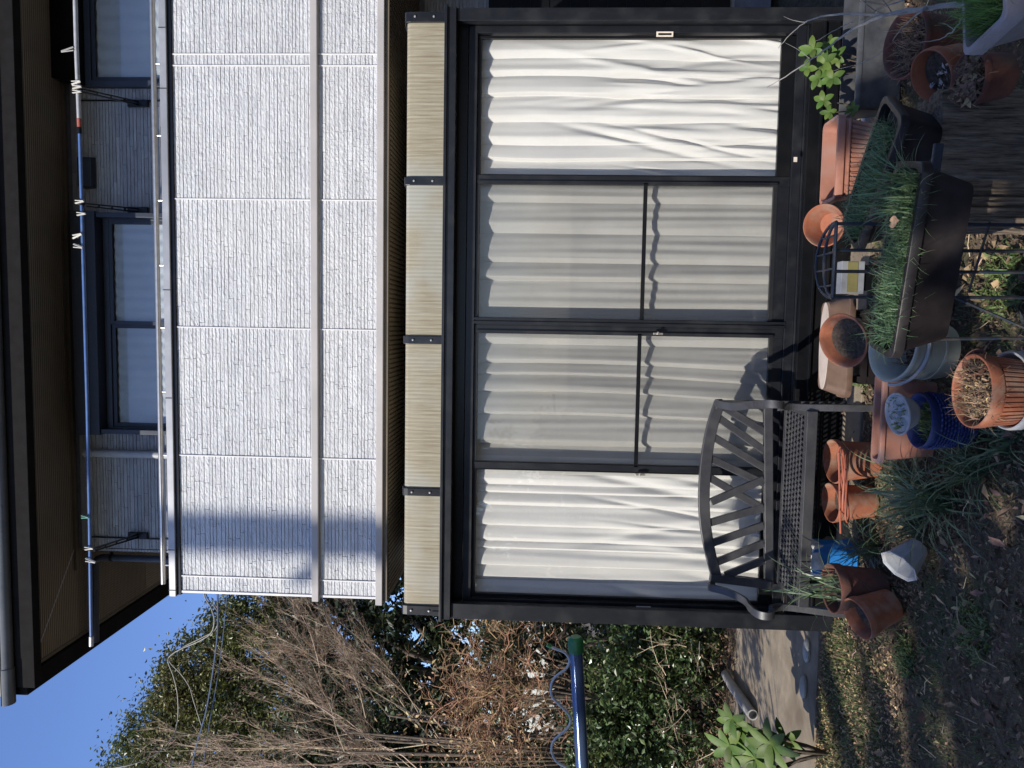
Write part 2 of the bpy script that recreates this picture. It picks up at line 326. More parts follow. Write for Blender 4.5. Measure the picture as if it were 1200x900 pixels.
# balcony soffit, ribbed
zs = zb2-.03; m = MB(); m.box((xl+.01, YB+.0185, zs+.004), (xr, YW+.4, zs+.05)); x = xl+.02
while x < xr:
    m.box((x, YB+.02, zs-.006), (x+.022, YW+.3, zs+.003)); x += .034
m.build('balcony_soffit', M['soffit'], house)
# coping
c0 = ZV(204, YB); c1 = ZV(196, YB)
m = MB(); m.box((xl-.03, YB-.03, c0), (xr, YB+.16, c1)); m.build('coping', M['coping'], house, bevel=.004)
m = MB(); m.box((xl-.02, YB-.012, ZV(208.5, YB)), (xr, YB+.15, c0+.001)); m.build('coping_underside', M['black'], house)
for q in (690, 643, 466, 340, 105, 34): x = XU(q, YB, 200); m = MB(); m.box((x-.003, YB-.032, c0+.002), (x+.003, YB+.1, c1+.002)); m.build('coping_joint', M['frame'], house)
# handrail
yr = YB+.07; zr = ZV(187, yr); xr0 = XU(684, yr, 190)
m = MB(); m.tube([(xr0, yr, zr), (xr, yr, zr)], .019, 14); hr = m.build('handrail', M['steel'], house, smooth='auto')
for q in (662, 533, 459, 384, 311, 235, 159, 75):
    x = XU(q, yr, 190); m = MB(); m.tube([(x, yr, zr), (x, yr, c1)], .007, 8); m.tube([(x, yr, c1+.003), (x, yr, c1)], .02, 10); m.build('rail_post', M['steel'], hr, smooth='auto')
# house walls
xw = XU(644, YW, 140)
m = MB(); m.box((xw, YW+.02, 0), (xr+.6, YW+5, 6.6)); m.build('wall', M['groove'], house)
m = MB(); strips(m, xw+.01, xr+.6, 4.2, 6.02, YW+.022, th=.018, seed=5); m.build('upper_wall_siding', M['siding_shaded'], house, bevel=.0015, seg=1)
m = MB(); strips(m, xw+.01, xr+.6, .3, 2.9, YW+.022, th=.016, seed=6); m.build('lower_wall_siding', M['siding_shaded'], house)
m = MB(); r = random.Random(9); z = .2
while z < 6.0:
    h = r.choice([.026, .03, .036, .045]); m.box((xw-.016, YW+.0, z), (xw+.004, YW+5, z+h-.003)); z += h
m.build('side_wall_siding', M['siding_shaded'], house)
for q in (118, 630): x = XU(q, YW, 140); m = MB(); m.box((x-.006, YW+.02, 4.2), (x+.006, YW-.008, 5.93)); m.build('wall_joint', M['black'], house)
# eave
ze = ZV(84, YW, 500)            # soffit height
gl = P(22, 700, 0); dE = (ze-CAM.z)
ye = G(22, 600, ze).y           # front of soffit
xe = G(40, 790, ze).x
print('eave', ze, ye, xe, 'balc', zb1, zt, xl)
m = MB(); m.box((xe, ye, ze), (xr+1, YW+5.5, ze+.03))
x = xe+.02
m.build('eave_soffit', M['eave'], house)
m = MB(); y = ye+.09
while y < YW+1.2:
    m.box((xe+.09, y, ze-.004), (xr+1, y+.004, ze+.002)); y += .025
x = xe+.1
while x < xw-.02:
    m.box((x, YW+.02, ze-.0042), (x+.004, YW+5, ze+.002)); x += .025
m.build('soffit_rib', M['soffit'], house)
m = MB(); m.box((xe+.07, ye+.05, ze-.012), (xr+1, ye+.08, ze+.002)); m.box((xe+.06, ye+.08, ze-.012), (xe+.09, YW+5, ze+.002))
m.box((xw-.2, YW-.03, ze-.03), (xr+1, YW+.01, ze)); m.build('soffit_trim', M['soffit'], house, bevel=.003)
m = MB(); m.bar((xe+.09, ye+.09, ze-.004), (xw, YW-.02, ze-.004), .012, .006); m.build('soffit_mitre', M['trim'], house)
m = MB(); m.box((xe-.03, ye-.06, ze-.13), (xr+1, ye+.03, ze+.16)); m.box((xe-.11, ye-.03, ze-.045), (xe+.055, YW+5.6, ze+.16)); m.build('fascia', M['fascia'], house, bevel=.004)
# gutter: half-round trough along the front
m = MB(); prof = []
for k in range(9):
    g = math.pi*k/8; prof.append((math.cos(g)*.055, -math.sin(g)*.055))
yc = ye-.09; zg = ze+.085
poly = [Vector((xe-.13, yc+a, zg+b)) for a, b in prof] + [Vector((xe-.13, yc+a*.93, zg+b*.93)) for a, b in prof[::-1]]
m.prism(poly, (xr+1-xe+.13, 0, 0)); m.build('gutter', M['gutter'], house, smooth='auto')
m = MB(); m.prism([Vector((xe-.15, yc+a*1.12, zg+b*1.12)) for a, b in prof]+[Vector((xe-.15, yc-.06, zg+.01)), Vector((xe-.15, yc+.06, zg+.01))][::-1], (.30, 0, 0)); m.build('gutter_end', M['gutter'], house, smooth='auto')
# roof above
m = MB(); y0 = ye-.05; y1 = YW+5.6; ym = (y0+y1)/2
m.hexa([(xe-.12, y0, ze+.17), (xr+1, y0, ze+.17), (xr+1, ym, ze+1.5), (xe-.12, ym, ze+1.5)], [(xe-.12, y0, ze+.23), (xr+1, y0, ze+.23), (xr+1, ym, ze+1.57), (xe-.12, ym, ze+1.57)])
m.hexa([(xe-.12, ym, ze+1.5), (xr+1, ym, ze+1.5), (xr+1, y1, ze+.17), (xe-.12, y1, ze+.17)], [(xe-.12, ym, ze+1.57), (xr+1, ym, ze+1.57), (xr+1, y1, ze+.23), (xe-.12, y1, ze+.23)])
m.build('roof', M['black'], house)
m = MB(); m.prism([(xw+.02, YW+.03, 6.5), (xw+.02, YW+5, 6.5), (xw+.02, ym, ze+1.45)], (xr-xw, 0, 0)); m.build('gable', M['siding_shaded'], house)
# downpipe on the left side, with its elbow under the eave
yd = YW+.12; xd = XU(654, yd, 150); zdp = ZV(113, yd, 700)
m = MB(); m.tube([(XU(752, yd, 113), yd, zdp+.02), (xd-.06, yd, zdp), (xd-.015, yd, zdp-.02), (xd, yd, zdp-.07), (xd, yd, .1)], .032, 12); dp = m.build('downpipe', M['navy'], house, smooth='auto')
for z in (ZV(131, yd, 650), 4.3, 3.2, 1.8, .7):
    m = MB(); m.tube([(xd, yd, z-.012), (xd, yd, z+.012)], .037, 12); m.box((xd, yd-.01, z-.01), (xw, yd+.01, z+.01)); m.build('pipe_bracket', M['black'], dp)
# light grey pipe on the upper wall
x = XU(531, YW, 150); zc = ZV(106, YW, 531)
m = MB(); m.tube([(x, YW-.045, 4.2), (x, YW-.045, zc)], .034, 14); m.tube([(x, YW-.045, zc-.06), (x, YW-.045, zc+.02)], .040, 14); m.tube([(x, YW-.045, zc-.11), (x, YW-.045, zc-.104)], .0365, 14)
m.tube([(x, YW-.045, zc), (x, YW+.02, zc)], .034, 14); vp = m.build('wall_pipe', M['pipe'], house, smooth='auto')
# vent hood on the wall
x0 = XU(220, YW, 105); x1 = XU(186, YW, 105); za = ZV(112, YW, 200); zb = ZV(96, YW, 200)
m = MB(); m.box((x0, YW, za), (x1, YW-.07, zb)); m.box((x0-.01, YW, za-.006), (x1+.01, YW-.012, zb+.006)); m.build('vent_hood', M['navy'], house, bevel=.01)

def upper_window(q0, q1, xi0, xi1, panes, name, label):
    # q: image rows (left,right edge); xi: photo columns (top, bottom visible)
    x0 = XU(q0, YW, 150); x1 = XU(q1, YW, 150); zt_ = ZV(xi0, YW, (q0+q1)/2); zb_ = 4.05
    m = MB(); t = .055
    m.box((x0, YW+.0, zt_-t), (x1, YW-.06, zt_)); m.box((x0, YW, zb_), (x0+t, YW-.06, zt_-t)); m.box((x1-t, YW, zb_), (x1, YW-.06, zt_-t)); m.box((x0+t, YW, zb_), (x1-t, YW-.06, zb_+t))
    fr = m.build('window', M['navy'], house, bevel=.004); fr['label'] = label
    n = panes; wd = (x1-x0-2*t)/n
    for i in range(n):
        a = x0+t+i*wd; b = a+wd; s = .032; y = YW-.02-.018*(i % 2)
        m = MB(); m.box((a, y, zt_-t-s), (b, y-.02, zt_-t)); m.box((a, y, zb_+t), (b, y-.02, zb_+t+s)); m.box((a, y, zb_+t+s), (a+s, y-.02, zt_-t-s)); m.box((b-s, y, zb_+t+s), (b, y-.02, zt_-t-s)); m.build('sash', M['navy'], fr, bevel=.002)
        m = MB(); m.box((a+s, y-.008, zb_+t+s), (b-s, y-.012, zt_-t-s)); m.build('pane', M['glass'], fr)
        m = MB(); pts = []
        for iz in range(2):
            pts.append([(a+s+(b-a-2*s)*k/60, y+.012+.006*math.sin(k*.9)*(.4+.6*iz), (zb_+t+s, zt_-t-s)[iz]) for k in range(61)])
        m.grid(pts); m.build('blind', M['slat'], fr, smooth=True)
    return fr, x0, x1, zt_
fr, a, b, zt_ = upper_window(506, 252, 127, 0, 2, 'w', 'wide window with dark frame and two sashes behind the balcony')
m = MB(); zc = ZV(99, YW, 380); m.box((a-.01, YW, zt_+.002), (b+.01, YW-.17, zc)); m.box((a-.01, YW-.172, zt_+.08), (b+.01, YW-.176, zt_+.086)); sb = m.build('shutter_box', M['navy'], house, bevel=.006); sb['label'] = 'long dark shutter box over the wide window'
for a_ in (a, b-.04): m = MB(); m.box((a_, YW-.061, 4.2), (a_+.04, YW-.15, zt_)); m.build('shutter_rail', M['navy'], house, bevel=.003)
fr, a, b, zt_ = upper_window(104, -240, 100, 0, 2, 'w', 'window with tall dark frame nearest the photo top')
m = MB(); zc = ZV(63, YW, 50); m.prism([(a-.0, YW+.001, zt_+.002), (a, YW-.14, zt_+.002), (a+.06, YW-.14, zc-.02), (a+.06, YW+.001, zc-.02)], (b-a, 0, 0)); sb = m.build('shutter_box', M['black'], house, bevel=.006)
# right of the sunroom: black shutters added to stand for the wall's deep shade
m = MB(); m.box((2.05, YW-.01, .35), (3.9, YW-.05, 2.35))
for k in range(12): m.box((2.08, YW-.05, .45+k*.155), (3.88, YW-.06, .58+k*.155))
m.build('shade_shutter', M['black'], house)

# ================================================================ LAUNDRY POLE + BRACKETS
yp = YW-.62
def pp(px, py): return P(px, py, yp)
lp = thing('laundry_pole', pp(97, 380), 'long telescopic laundry pole, part white part blue, hung under the eave', 'laundry pole')
m = MB(); m.tube([pp(86.5, -60), pp(89.7, 60), pp(92.8, 139)], .0165, 14); m.build('white_tube', M['polew'], lp, smooth='auto')
m = MB(); m.tube([pp(92.8, 139), pp(93.2, 149)], .0172, 14); m.build('red_band', M['red'], lp, smooth='auto')
m = MB(); m.tube([pp(93.2, 149), pp(93.5, 157)], .0155, 14); m.build('joint', M['black'], lp, smooth='auto')
m = MB(); m.tube([pp(93.5, 157), pp(97.5, 300), pp(102.5, 480), pp(105.2, 620), pp(106.6, 725), pp(107, 750)], .0135, 14); m.build('blue_tube', M['poleb'], lp, smooth='auto')
m = MB(); m.tube([pp(107, 746), pp(107, 757)], .018, 14); m.build('end_cap', M['polew'], lp, smooth='auto')
brackets = []
def bracket(name, qx, qw, qarm, label):
    z = ZV(163, YW, qx); x = XU(qx, YW, 163); t = thing('pole_bracket', (x, YW, z), label, 'bracket', 'brackets that carry the laundry pole')
    m = MB(); m.box((x-.03, YW-.002, z-.09), (x+.03, YW-.03, z+.09)); m.build('base_plate', M['black'], t, bevel=.004)
    e = pp(98 if qw is None else qw, qarm); e = Vector((e.x, e.y, e.z-.03))
    s0 = Vector((x, YW-.03, z)); m = MB()
    for o in (-.014, .014): m.bar(s0+Vector((o, 0, 0)), e+Vector((o*.7, 0, 0)), .010, .022)
    for k in (.25, .5, .75): c = s0.lerp(e, k); m.box((c.x-.013, c.y-.006, c.z-.006), (c.x+.013, c.y+.006, c.z+.006))
    m.build('arm', M['black'], t)
    m = MB(); m.tube([e+Vector((0, math.cos(g)*.024, .03+math.sin(g)*.024)) for g in np.linspace(0, 2*math.pi, 15)[:-1]], .005, 6, closed=True); m.build('ring', M['black'], t, smooth='auto')
bracket('b', 122, 92, 106, 'black folding bracket beside the window nearest the photo top, pegs by its ring')
bracket('b', 247, 95, 240, 'black folding bracket on the corner of the wide window')
bracket('b', 627, 106, 644, 'black folding bracket near the left corner of the upper wall, arm slanting out')
def peg(px, py, tilt, mat, label, s=1.0):
    c = pp(px, py); t = thing('clothes_peg', c, label, 'clothes peg', 'clothes pegs on the laundry pole'); a = rad(tilt)
    d = Vector((math.sin(a), -.25, -math.cos(a))).normalized()
    for sg in (-1, 1):
        m = MB(); p0 = c+Vector((.004*sg, -.02, .035)); m.bar(p0+Vector((.008*sg, 0, 0)), p0+d*.085*s+Vector((-.002*sg, 0, 0)), .007, .014); m.build('jaw', mat, t, bevel=.002)
    m = MB(); m.tube([c+Vector((-.012, -.02, 0))+d*.01, c+Vector((.012, -.02, 0))+d*.01], .005, 6); m.build('spring', M['steel'], t)
for (a, b, tl, mt, lb, sz) in (
    (93, 58, 200, 'clip', 'pale double peg alone on the white part of the pole', 1.1),
    (91, 98, 5, 'clip', 'upper of three stacked pale pegs by the first bracket', 1), (92, 103, 0, 'clip', 'middle of three stacked pale pegs by the first bracket', 1), (92, 108, -5, 'clip', 'lower of three stacked pale pegs by the first bracket', 1),
    (95, 237, 3, 'clip', 'narrow grey peg by the ring of the second bracket', 1), (97, 251, 0, 'clip', 'narrow grey peg just past the second bracket', 1),
    (92, 278, 14, 'clip', 'open grey peg on the blue tube, first of a close pair', 1.1), (93, 288, -12, 'clip', 'open grey peg on the blue tube, second of a close pair', 1.1),
    (102, 605, 0, 'clipg', 'small green peg on the blue tube', .9),
    (106, 642, 5, 'clip', 'white peg beside the ring of the left bracket', 1), (107, 655, -8, 'clip', 'white peg nearest the tip of the pole', 1.2)):
    peg(a, b, tl, M[mt], lb, sz)
# ================================================================ SUNROOM
xL = XU(731, 0, 700); xR = XU(9, 0, 560); yWf = .09
sun = thing('sunroom', (0, 1, 0), 'charcoal framed glass sunroom with four tall panes and yellowed roof strip', 'sunroom')
zB1 = ZV(519.5, 0, 380); zB0 = ZV(531.5, 0, 380)
m = MB(); m.box((xL, -.02, zB0), (xR, .06, zB1)); m.box((xL-.01, -.035, zB1-.012), (xR+.01, .0, zB1+.006)); m.build('eaves_beam', M['frame'], sun, bevel=.003)
xp = XU(713, 0, 700); xq = XU(24, 0, 560)
m = MB(); m.box((xL, 0, 0), (xp, .055, zB0-.001)); m.build('corner_post', M['frame'], sun, bevel=.003)
m = MB(); m.box((xq, 0, 0), (xR, .055, zB0-.001)); m.build('corner_post', M['frame'], sun, bevel=.003)
# inner lining, black to hold the shade the beam and posts cast
wx0 = XU(711, yWf, 640); wx1 = XU(30, yWf, 640); zf1 = ZV(545, yWf, 380); zg1 = ZV(560.5, yWf+.02, 380)
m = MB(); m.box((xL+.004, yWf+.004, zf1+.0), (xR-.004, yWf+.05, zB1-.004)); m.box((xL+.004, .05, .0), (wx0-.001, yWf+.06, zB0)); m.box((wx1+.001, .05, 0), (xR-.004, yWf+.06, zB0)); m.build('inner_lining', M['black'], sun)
# window frame
def px_(q): return XU(q, yWf, 600)
zg0 = ZV(902, yWf+.02, 380); zf0 = ZV(930, yWf, 380)
m = MB(); m.box((wx0, yWf, zf1-.004), (wx1, yWf+.07, zg1+.024)); m.box((wx0, yWf, zf0), (wx1, yWf+.07, zf0+.055)); m.box((wx0, yWf-.012, zf0-.012), (wx1, yWf+.07, zf0-.001))
m.box((wx0, yWf+.001, zf0+.055), (wx0+.042, yWf+.07, zg1+.024)); m.box((wx1-.042, yWf+.001, zf0+.055), (wx1, yWf+.07, zg1+.024))
m.build('window_frame', M['frame'], sun, bevel=.002)
m = MB(); m.box((xL+.03, .035, 0.0), (xR-.03, .075, zf0-.013)); m.box((xL+.03, .02, .12), (xR-.03, .036, .135)); m.box((xL+.03, .015, zf0-.09), (xR-.03, .036, zf0-.075)); m.build('base_panel', M['black'], sun, bevel=.002)
def sash(qa, qb, ga, gb, y, screen=False, zbo=0):
    # qa>qb image rows of the outer edges (left,right); ga,gb of the glass
    a, b, c, d = XU(qa, y, 600), XU(qb, y, 600), XU(ga, y, 600), XU(gb, y, 600)
    t = zg1+.022; bo = zf0+.056
    m = MB(); m.box((a, y, bo), (c, y+.028, t)); m.box((d, y, bo), (b, y+.028, t)); m.box((c, y+.001, zg1), (d, y+.027, t)); m.box((c, y+.001, bo), (d, y+.027, zg0+zbo))
    s = m.build('sash', M['frame'] if screen else M['black'], sun, bevel=.002)
    m = MB(); m.box((c-.004, y+.012, zg0+zbo-.004), (d+.004, y+.017, zg1+.004)); m.build('glass_pane', M['glass'], s)
    if screen:
        y2 = y-.014; zm = ZV(754.5, y2, 294) if qb < 300 else ZV(747.5, y2, 467)
        m = MB(); m.box((c-.012, y2, zm-.012), (d+.012, y2+.010, zm+.012)); k = m.build('screen_rail', M['black'], s)
        m = MB(); m.box((c-.02, y2, zg0+zbo-.02), (c-.004, y2+.010, zg1+.012)); m.box((d+.004, y2, zg0+zbo-.02), (d+.02, y2+.010, zg1+.012)); m.build('screen_frame', M['frame'], s)
        m = MB(); m.add([(c-.004, y2+.005, zg0+zbo-.02), (d+.004, y2+.005, zg0+zbo-.02), (d+.004, y2+.005, zg1+.01), (c-.004, y2+.005, zg1+.01)], [(0, 1, 2, 3)]); m.build('insect_screen', M['screen'], s)
    return s
sash(700, 541, 696, 551, yWf+.018)
sash(549, 381, 541, 391, yWf+.016, True)
sash(381, 205, 372, 216, yWf+.016, True, .012)
sash(213, 42, 204, 45, yWf+.018)
m = MB(); x = XU(376, .1, 600); m.box((x-.020, yWf-.004, zf0+.05), (x-.002, yWf+.012, zg1+.03)); m.box((x+.004, yWf-.006, zf0+.05), (x+.020, yWf+.012, zg1+.03)); m.build('meeting_stile', M['frame'], sun, bevel=.002)
for q, v in ((391, 771), (556, 750)):
    c = P(v, q, yWf-.004); m = MB(); m.box((c.x-.006, c.y-.012, c.z-.030), (c.x+.006, c.y, c.z+.03)); m.box((c.x-.004, c.y-.022, c.z-.004), (c.x+.012, c.y-.01, c.z+.008)); m.build('latch', M['steel'], sun, bevel=.002)
c = P(778, 40, yWf-.002); m = MB(); m.box((c.x-.016, c.y-.003, c.z-.055), (c.x+.014, c.y, c.z+.045)); st = m.build('sticker', M['sticker'], sun)
m = MB(); m.box((c.x-.007, c.y-.0045, c.z-.044), (c.x+.004, c.y-.003, c.z+.034)); m.build('sticker_slot', M['black'], st)
c = P(932, 187, .03); m = MB(); m.box((c.x-.014, c.y-.003, c.z-.01), (c.x+.014, c.y, c.z+.01)); m.build('sticker', M['sticker'], sun)
c = P(753, 710, yWf-.002); m = MB(); m.box((c.x-.012, .045, c.z-.045), (c.x+.012, .05, c.z+.045)); m.build('sticker', M['trim'], sun)
# roof: polycarbonate strip that curves back, with rafters
zt1 = ZV(475, 0, 380)
pf = [(-.010, zB1+.004), (-.010, zB1+.10), (-.008, zt1-.025), (-.003, zt1-.010), (.010, zt1-.001), (.06, zt1+.008), (1.9, zt1+.16)]
rq = [(21.5, 475), (213, 475), (398.5, 475), (576, 475), (714, 475)]
xs = [XU(q, 0, 497) for q, _ in rq]
for i in range(4):
    a, b = xs[i+1]+.022, xs[i]-.022
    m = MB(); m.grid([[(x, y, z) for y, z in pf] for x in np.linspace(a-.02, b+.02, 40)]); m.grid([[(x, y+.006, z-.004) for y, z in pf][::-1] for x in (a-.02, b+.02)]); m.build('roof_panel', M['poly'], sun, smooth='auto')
for i, x in enumerate(xs):
    w2 = .024 if i not in (0, 4) else .030
    m = MB(); q = [Vector((x-w2, y-.014 if k < 5 else y, z+(.012 if k >= 3 else 0))) for k, (y, z) in enumerate(pf)]; q2 = [Vector((x-w2, y+.03, z-.03)) for y, z in pf[::-1]]
    m.prism(q+q2, (2*w2, 0, 0)); rf = m.build('rafter', M['frame'], sun, bevel=.003)
    m = MB()
    for k in (.30, .78):
        z = zB1+(zt1-zB1)*k; m.lathe([(.0, 0), (.007, 0), (.006, .005), (0, .006)], 10, Matrix.Translation((x, -.026, z)) @ Matrix.Rotation(rad(90), 4, 'X'))
    m.build('screw', M['coping'], rf)
m = MB(); m.box((xs[4]-.03, -.03, zB1), (xs[4]+.0, 1.9, zB1+.05)); m.build('side_beam', M['frame'], sun)
# sides and back
for sx, x in ((0, xL), (1, xR)):
    m = MB(); a, b = (x+.01, x+.04) if not sx else (x-.04, x-.01)
    for y in (.06, .95, 1.86): m.box((a, y, 0), (b, y+.05, zB1))
    m.box((a, .11, 0), (b, 1.86, .12)); m.box((a, .11, 1.2), (b, 1.86, 1.24)); m.box((a, .11, zB1-.05), (b, 1.86, zB1)); m.build('side_frame', M['frame'], sun)
    m = MB(); m.box((a+.012, .11, .12), (a+.018, 1.86, zB1-.05)); m.build('side_glass', M['glass'], sun)
m = MB(); m.box((xL+.05, .1, .02), (xR-.05, 1.92, .10)); m.build('sunroom_floor', M['dark'], sun)

# ---------------------------------------------------------------- curtains
def curtain(q0, q1, mat, label, n, amp, drift, seed, y0=.185, zb=None, flare=0.0, name='curtain'):
    a, b = XU(q0, y0, 700), XU(q1, y0, 700); r = np.random.default_rng(seed)
    nx, nz = 420, 110; zt_ = zg1+.05; zb_ = zb if zb is not None else zf0+.045
    U = np.linspace(0, 1, nx)[:, None]; V = np.linspace(0, 1, nz)[None, :]      # V=0 top
    ph = np.concatenate([[-.2, -.05], np.cumsum(r.uniform(.5, 1.6, int(n)+4))/n])
    drf = drift*(np.sin(V*2.1+seed)+.5*np.sin(V*4.3+seed*2))*np.sin(U*5+seed)*V**.8
    X = U + drf
    t = np.interp(X, ph*1.0, np.arange(len(ph)))
    fr_ = t-np.floor(t); k = np.floor(t).astype(int) % 97
    am = r.uniform(.55, 1.25, 97)[k]; sk_ = r.uniform(.12, .35, 97)[k]
    tri = np.where(fr_ < sk_, fr_/sk_, (1-fr_)/(1-sk_)); fold = .35*tri+.65*np.sin(tri*math.pi/2)**.8
    Y = -amp*fold*am*(1-.25*V)
    for _ in range(16):
        fx, fz, p1, p2 = r.uniform(8, 70), r.uniform(-7, 7), r.uniform(0, 6), r.uniform(0, 6)
        Y = Y + amp*1.1/(fx+10)*np.sin(fx*U*2+fz*V+p1)*(.45+.55*V)
    for _ in range(int(9*flare)):   # crumples near the hem
        cu, cv, an, wd, ln = r.uniform(.05, .95), r.uniform(.45, 1.0), r.uniform(-.5, .5), r.uniform(.012, .035), r.uniform(.08, .28)
        du = (U-cu)-an*(V-cv); dv = (V-cv); Y = Y - amp*.55*np.exp(-(du/wd)**2-(dv/ln)**2)*np.sign(r.uniform(-1, 1))
    lim = .146-y0; Y = np.where(Y < lim+.012, lim+.012*np.exp((Y-lim-.012)/.012), Y)   # the cloth stays behind the sash
    Z = zt_+(zb_-zt_)*V + 0*U + (.012*np.sin(t*2*math.pi)*V**6); XX = a+(b-a)*U+0*V
    Pn = np.stack([XX, y0+Y, Z], -1)
    m = MB(); vs = Pn.reshape(-1, 3); idx = np.arange(nx*nz).reshape(nx, nz)
    f = np.stack([idx[:-1, :-1], idx[:-1, 1:], idx[1:, 1:], idx[1:, :-1]], -1).reshape(-1, 4)
    m.v.append(vs); m.n = len(vs); m.f = [tuple(int(i) for i in q) for q in f]
    o = m.build(name, mat, None, smooth=True); tag(o, label, 'curtain')
    return o
curtain(703, 536, M['curtain'], 'bright white curtain behind the leftmost pane, partly hidden by the bench', 11, .034, .05, 21, flare=1.6)
curtain(556, 383, M['curtain2'], 'softly pleated curtain with bench shadow, behind the screened pane above the bench end', 7.0, .044, .03, 5, y0=.198)
curtain(390, 206, M['curtain2'], 'evenly pleated curtain behind the screened pane between two other panes, no bench before it', 7.4, .044, .025, 8, y0=.198)
curtain(214, 38, M['curtain'], 'crumpled bright white curtain behind the pane above the pink ribbed planter', 9, .036, .12, 14, flare=4.5)
m = MB(); m.box((xL+.05, .165, zg1+.05), (xR-.05, .205, zg1+.07)); m.build('curtain_rail', M['frame'], sun)
m = MB(); m.box((xL+.05, .52, .1), (xR-.05, .54, zB0)); m.build('inner_partition', M['interior'], sun)

# ================================================================ BENCH
yb = -.10; yf = -.50
gb = P(950, 595, yf)
bench = thing('garden_bench', (gb.x, yb, 0), 'dark grey cast metal bench with arched crossed-slat back in front of the sunroom', 'bench')
outer = [(838, 470), (829, 498), (822, 535), (819, 575), (820, 610), (825, 642), (830, 663), (834, 678)]
def cm(pts, k):
    out = []
    n = len(pts)-1
    for i in range(n*k+1):
        t = i/k; a = min(int(t), n-1); u = t-a; p = [Vector(pts[max(0, min(n, a+j))]) for j in (-1, 0, 1, 2)]
        out.append(.5*((2*p[1])+(-p[0]+p[2])*u+(2*p[0]-5*p[1]+4*p[2]-p[3])*u*u+(-p[0]+3*p[1]-3*p[2]+p[3])*u**3))
    return out
oc = cm(outer, 5); m = MB(); th = Vector((0, .032, 0))
oP = [P(a, b, yb-.016) for a, b in oc]; iP = []
for i, p in enumerate(oP):
    iP.append(p+Vector((0, 0, -.066)))
m.loft([[a_, b_, b_+th, a_+th] for a_, b_ in zip(iP, oP)])
def s2(a, b, w_, y=yb-.013, dy=.022):
    p = P(a[0], a[1], y); q = P(b[0], b[1], y); d = (q-p).normalized(); n = Vector((-d.z, 0, d.x))*w_/2
    sk_ = Vector((0, .0011*(int(a[1]*7) % 9), 0)); m.hexa([v+sk_ for v in (p-n, p+n, q+n, q-n)], [v+sk_+Vector((0, dy, 0)) for v in (p-n, p+n, q+n, q-n)])
for a, b in (((850, 478), (897, 507)), ((840, 488), (897, 529)), ((836, 512), (897, 549)), ((832, 537), (896, 567)), ((830, 559), (897, 598)), ((833, 589), (896, 562)),
             ((830, 614), (896, 595)), ((832, 638), (896, 616)), ((836, 661), (896, 637)), ((850, 675), (896, 657))): s2(a, b, .046)
s2((901, 470), (902, 686), .052, yb-.018, .034)
m.bar(P(838, 474, yb), P(905, 474, yb), .05, .05, (0, 1, 0)); m.bar(P(832, 676, yb), P(903, 685, yb), .05, .05, (0, 1, 0))
m.build('backrest', M['alu'], bench, bevel=.004)
xsl, xsr = XU(712, yf, 940), XU(482, yf, 944); zs_ = ZV(941, yf, 600); xbl, xbr = P(903, 687, yb).x, P(903, 473, yb).x
m = MB(); ys0, ys1 = yf, yb+.0
m.box((xsl, ys0, zs_-.055), (xsr, ys0+.05, zs_)); m.box((xsl, ys1-.04, zs_-.03), (xsr, ys1, zs_)); m.box((xsl, ys0+.05, zs_-.03), (xsl+.03, ys1-.04, zs_)); m.box((xsr-.03, ys0+.05, zs_-.03), (xsr, ys1-.04, zs_))
rows = 6; dy = (ys1-.04-ys0-.05)/rows; nx = 34; dx = (xsr-xsl-.06)/nx
for r_ in range(rows):
    y = ys0+.05+r_*dy
    if r_: m.box((xsl+.03, y-.007, zs_-.010), (xsr-.03, y+.007, zs_-.001))
    for i in range(nx+1):
        x = xsl+.03+(i+(r_ % 2)*.5)*dx
        if x < xsr-.035: m.bar((x, y, zs_-.006), (min(x+dx*.42, xsr-.03), y+dy, zs_-.006), .011, .009)
m.build('seat', M['alu'], bench, bevel=.002)
def side(xb, xf, s):
    za = ZV(890, yf, 700)
    pts = [Vector((xb, yb+.01, P(834, 676, yb).z-.02)), Vector((xb, yb-.05, .80)), Vector((xb-s*.01, yb-.15, .72)), Vector((xf, yb-.27, za+.045)), Vector((xf+s*.012, yf+.05, za+.035)), Vector((xf+s*.02, yf-.02, za+.01)), Vector((xf+s*.02, yf-.045, za-.04)), Vector((xf+s*.012, yf-.02, za-.075)), Vector((xf+s*.0, yf+.01, za-.06))]
    c = [Vector(p) for p in cm([tuple(q) for q in pts], 5)]
    m = MB(); w2 = .021
    m.strap(c, .042, .014, (1, 0, 0)); m.build('armrest', M['alu'], bench, smooth='auto')
    lg = cm([(xf, yf+.015, za-.07), (xf, yf+.05, za-.14), (xf, yf+.035, zs_-.02), (xf+s*.005, yf-.0, .22), (xf+s*.01, yf-.03, .0)], 5)
    m = MB()
    m.strap(lg, .038, .026, (1, 0, 0))
    m.build('leg', M['alu'], bench, bevel=.003)
    lg = cm([(xb, yb, P(903, 680, yb).z), (xb, yb-.0, zs_), (xb, yb+.01, .2), (xb, yb+.06, 0)], 5)
    m = MB()
    m.strap(lg, .038, .026, (1, 0, 0))
    m.build('leg', M['alu'], bench, bevel=.003)
side(xbl, xsl-.018, -1); side(xbr, xsr+.018, 1)
print('bench z', zs_, 'sunroom', xL, xR, zB0, zf0, zg0, zg1)
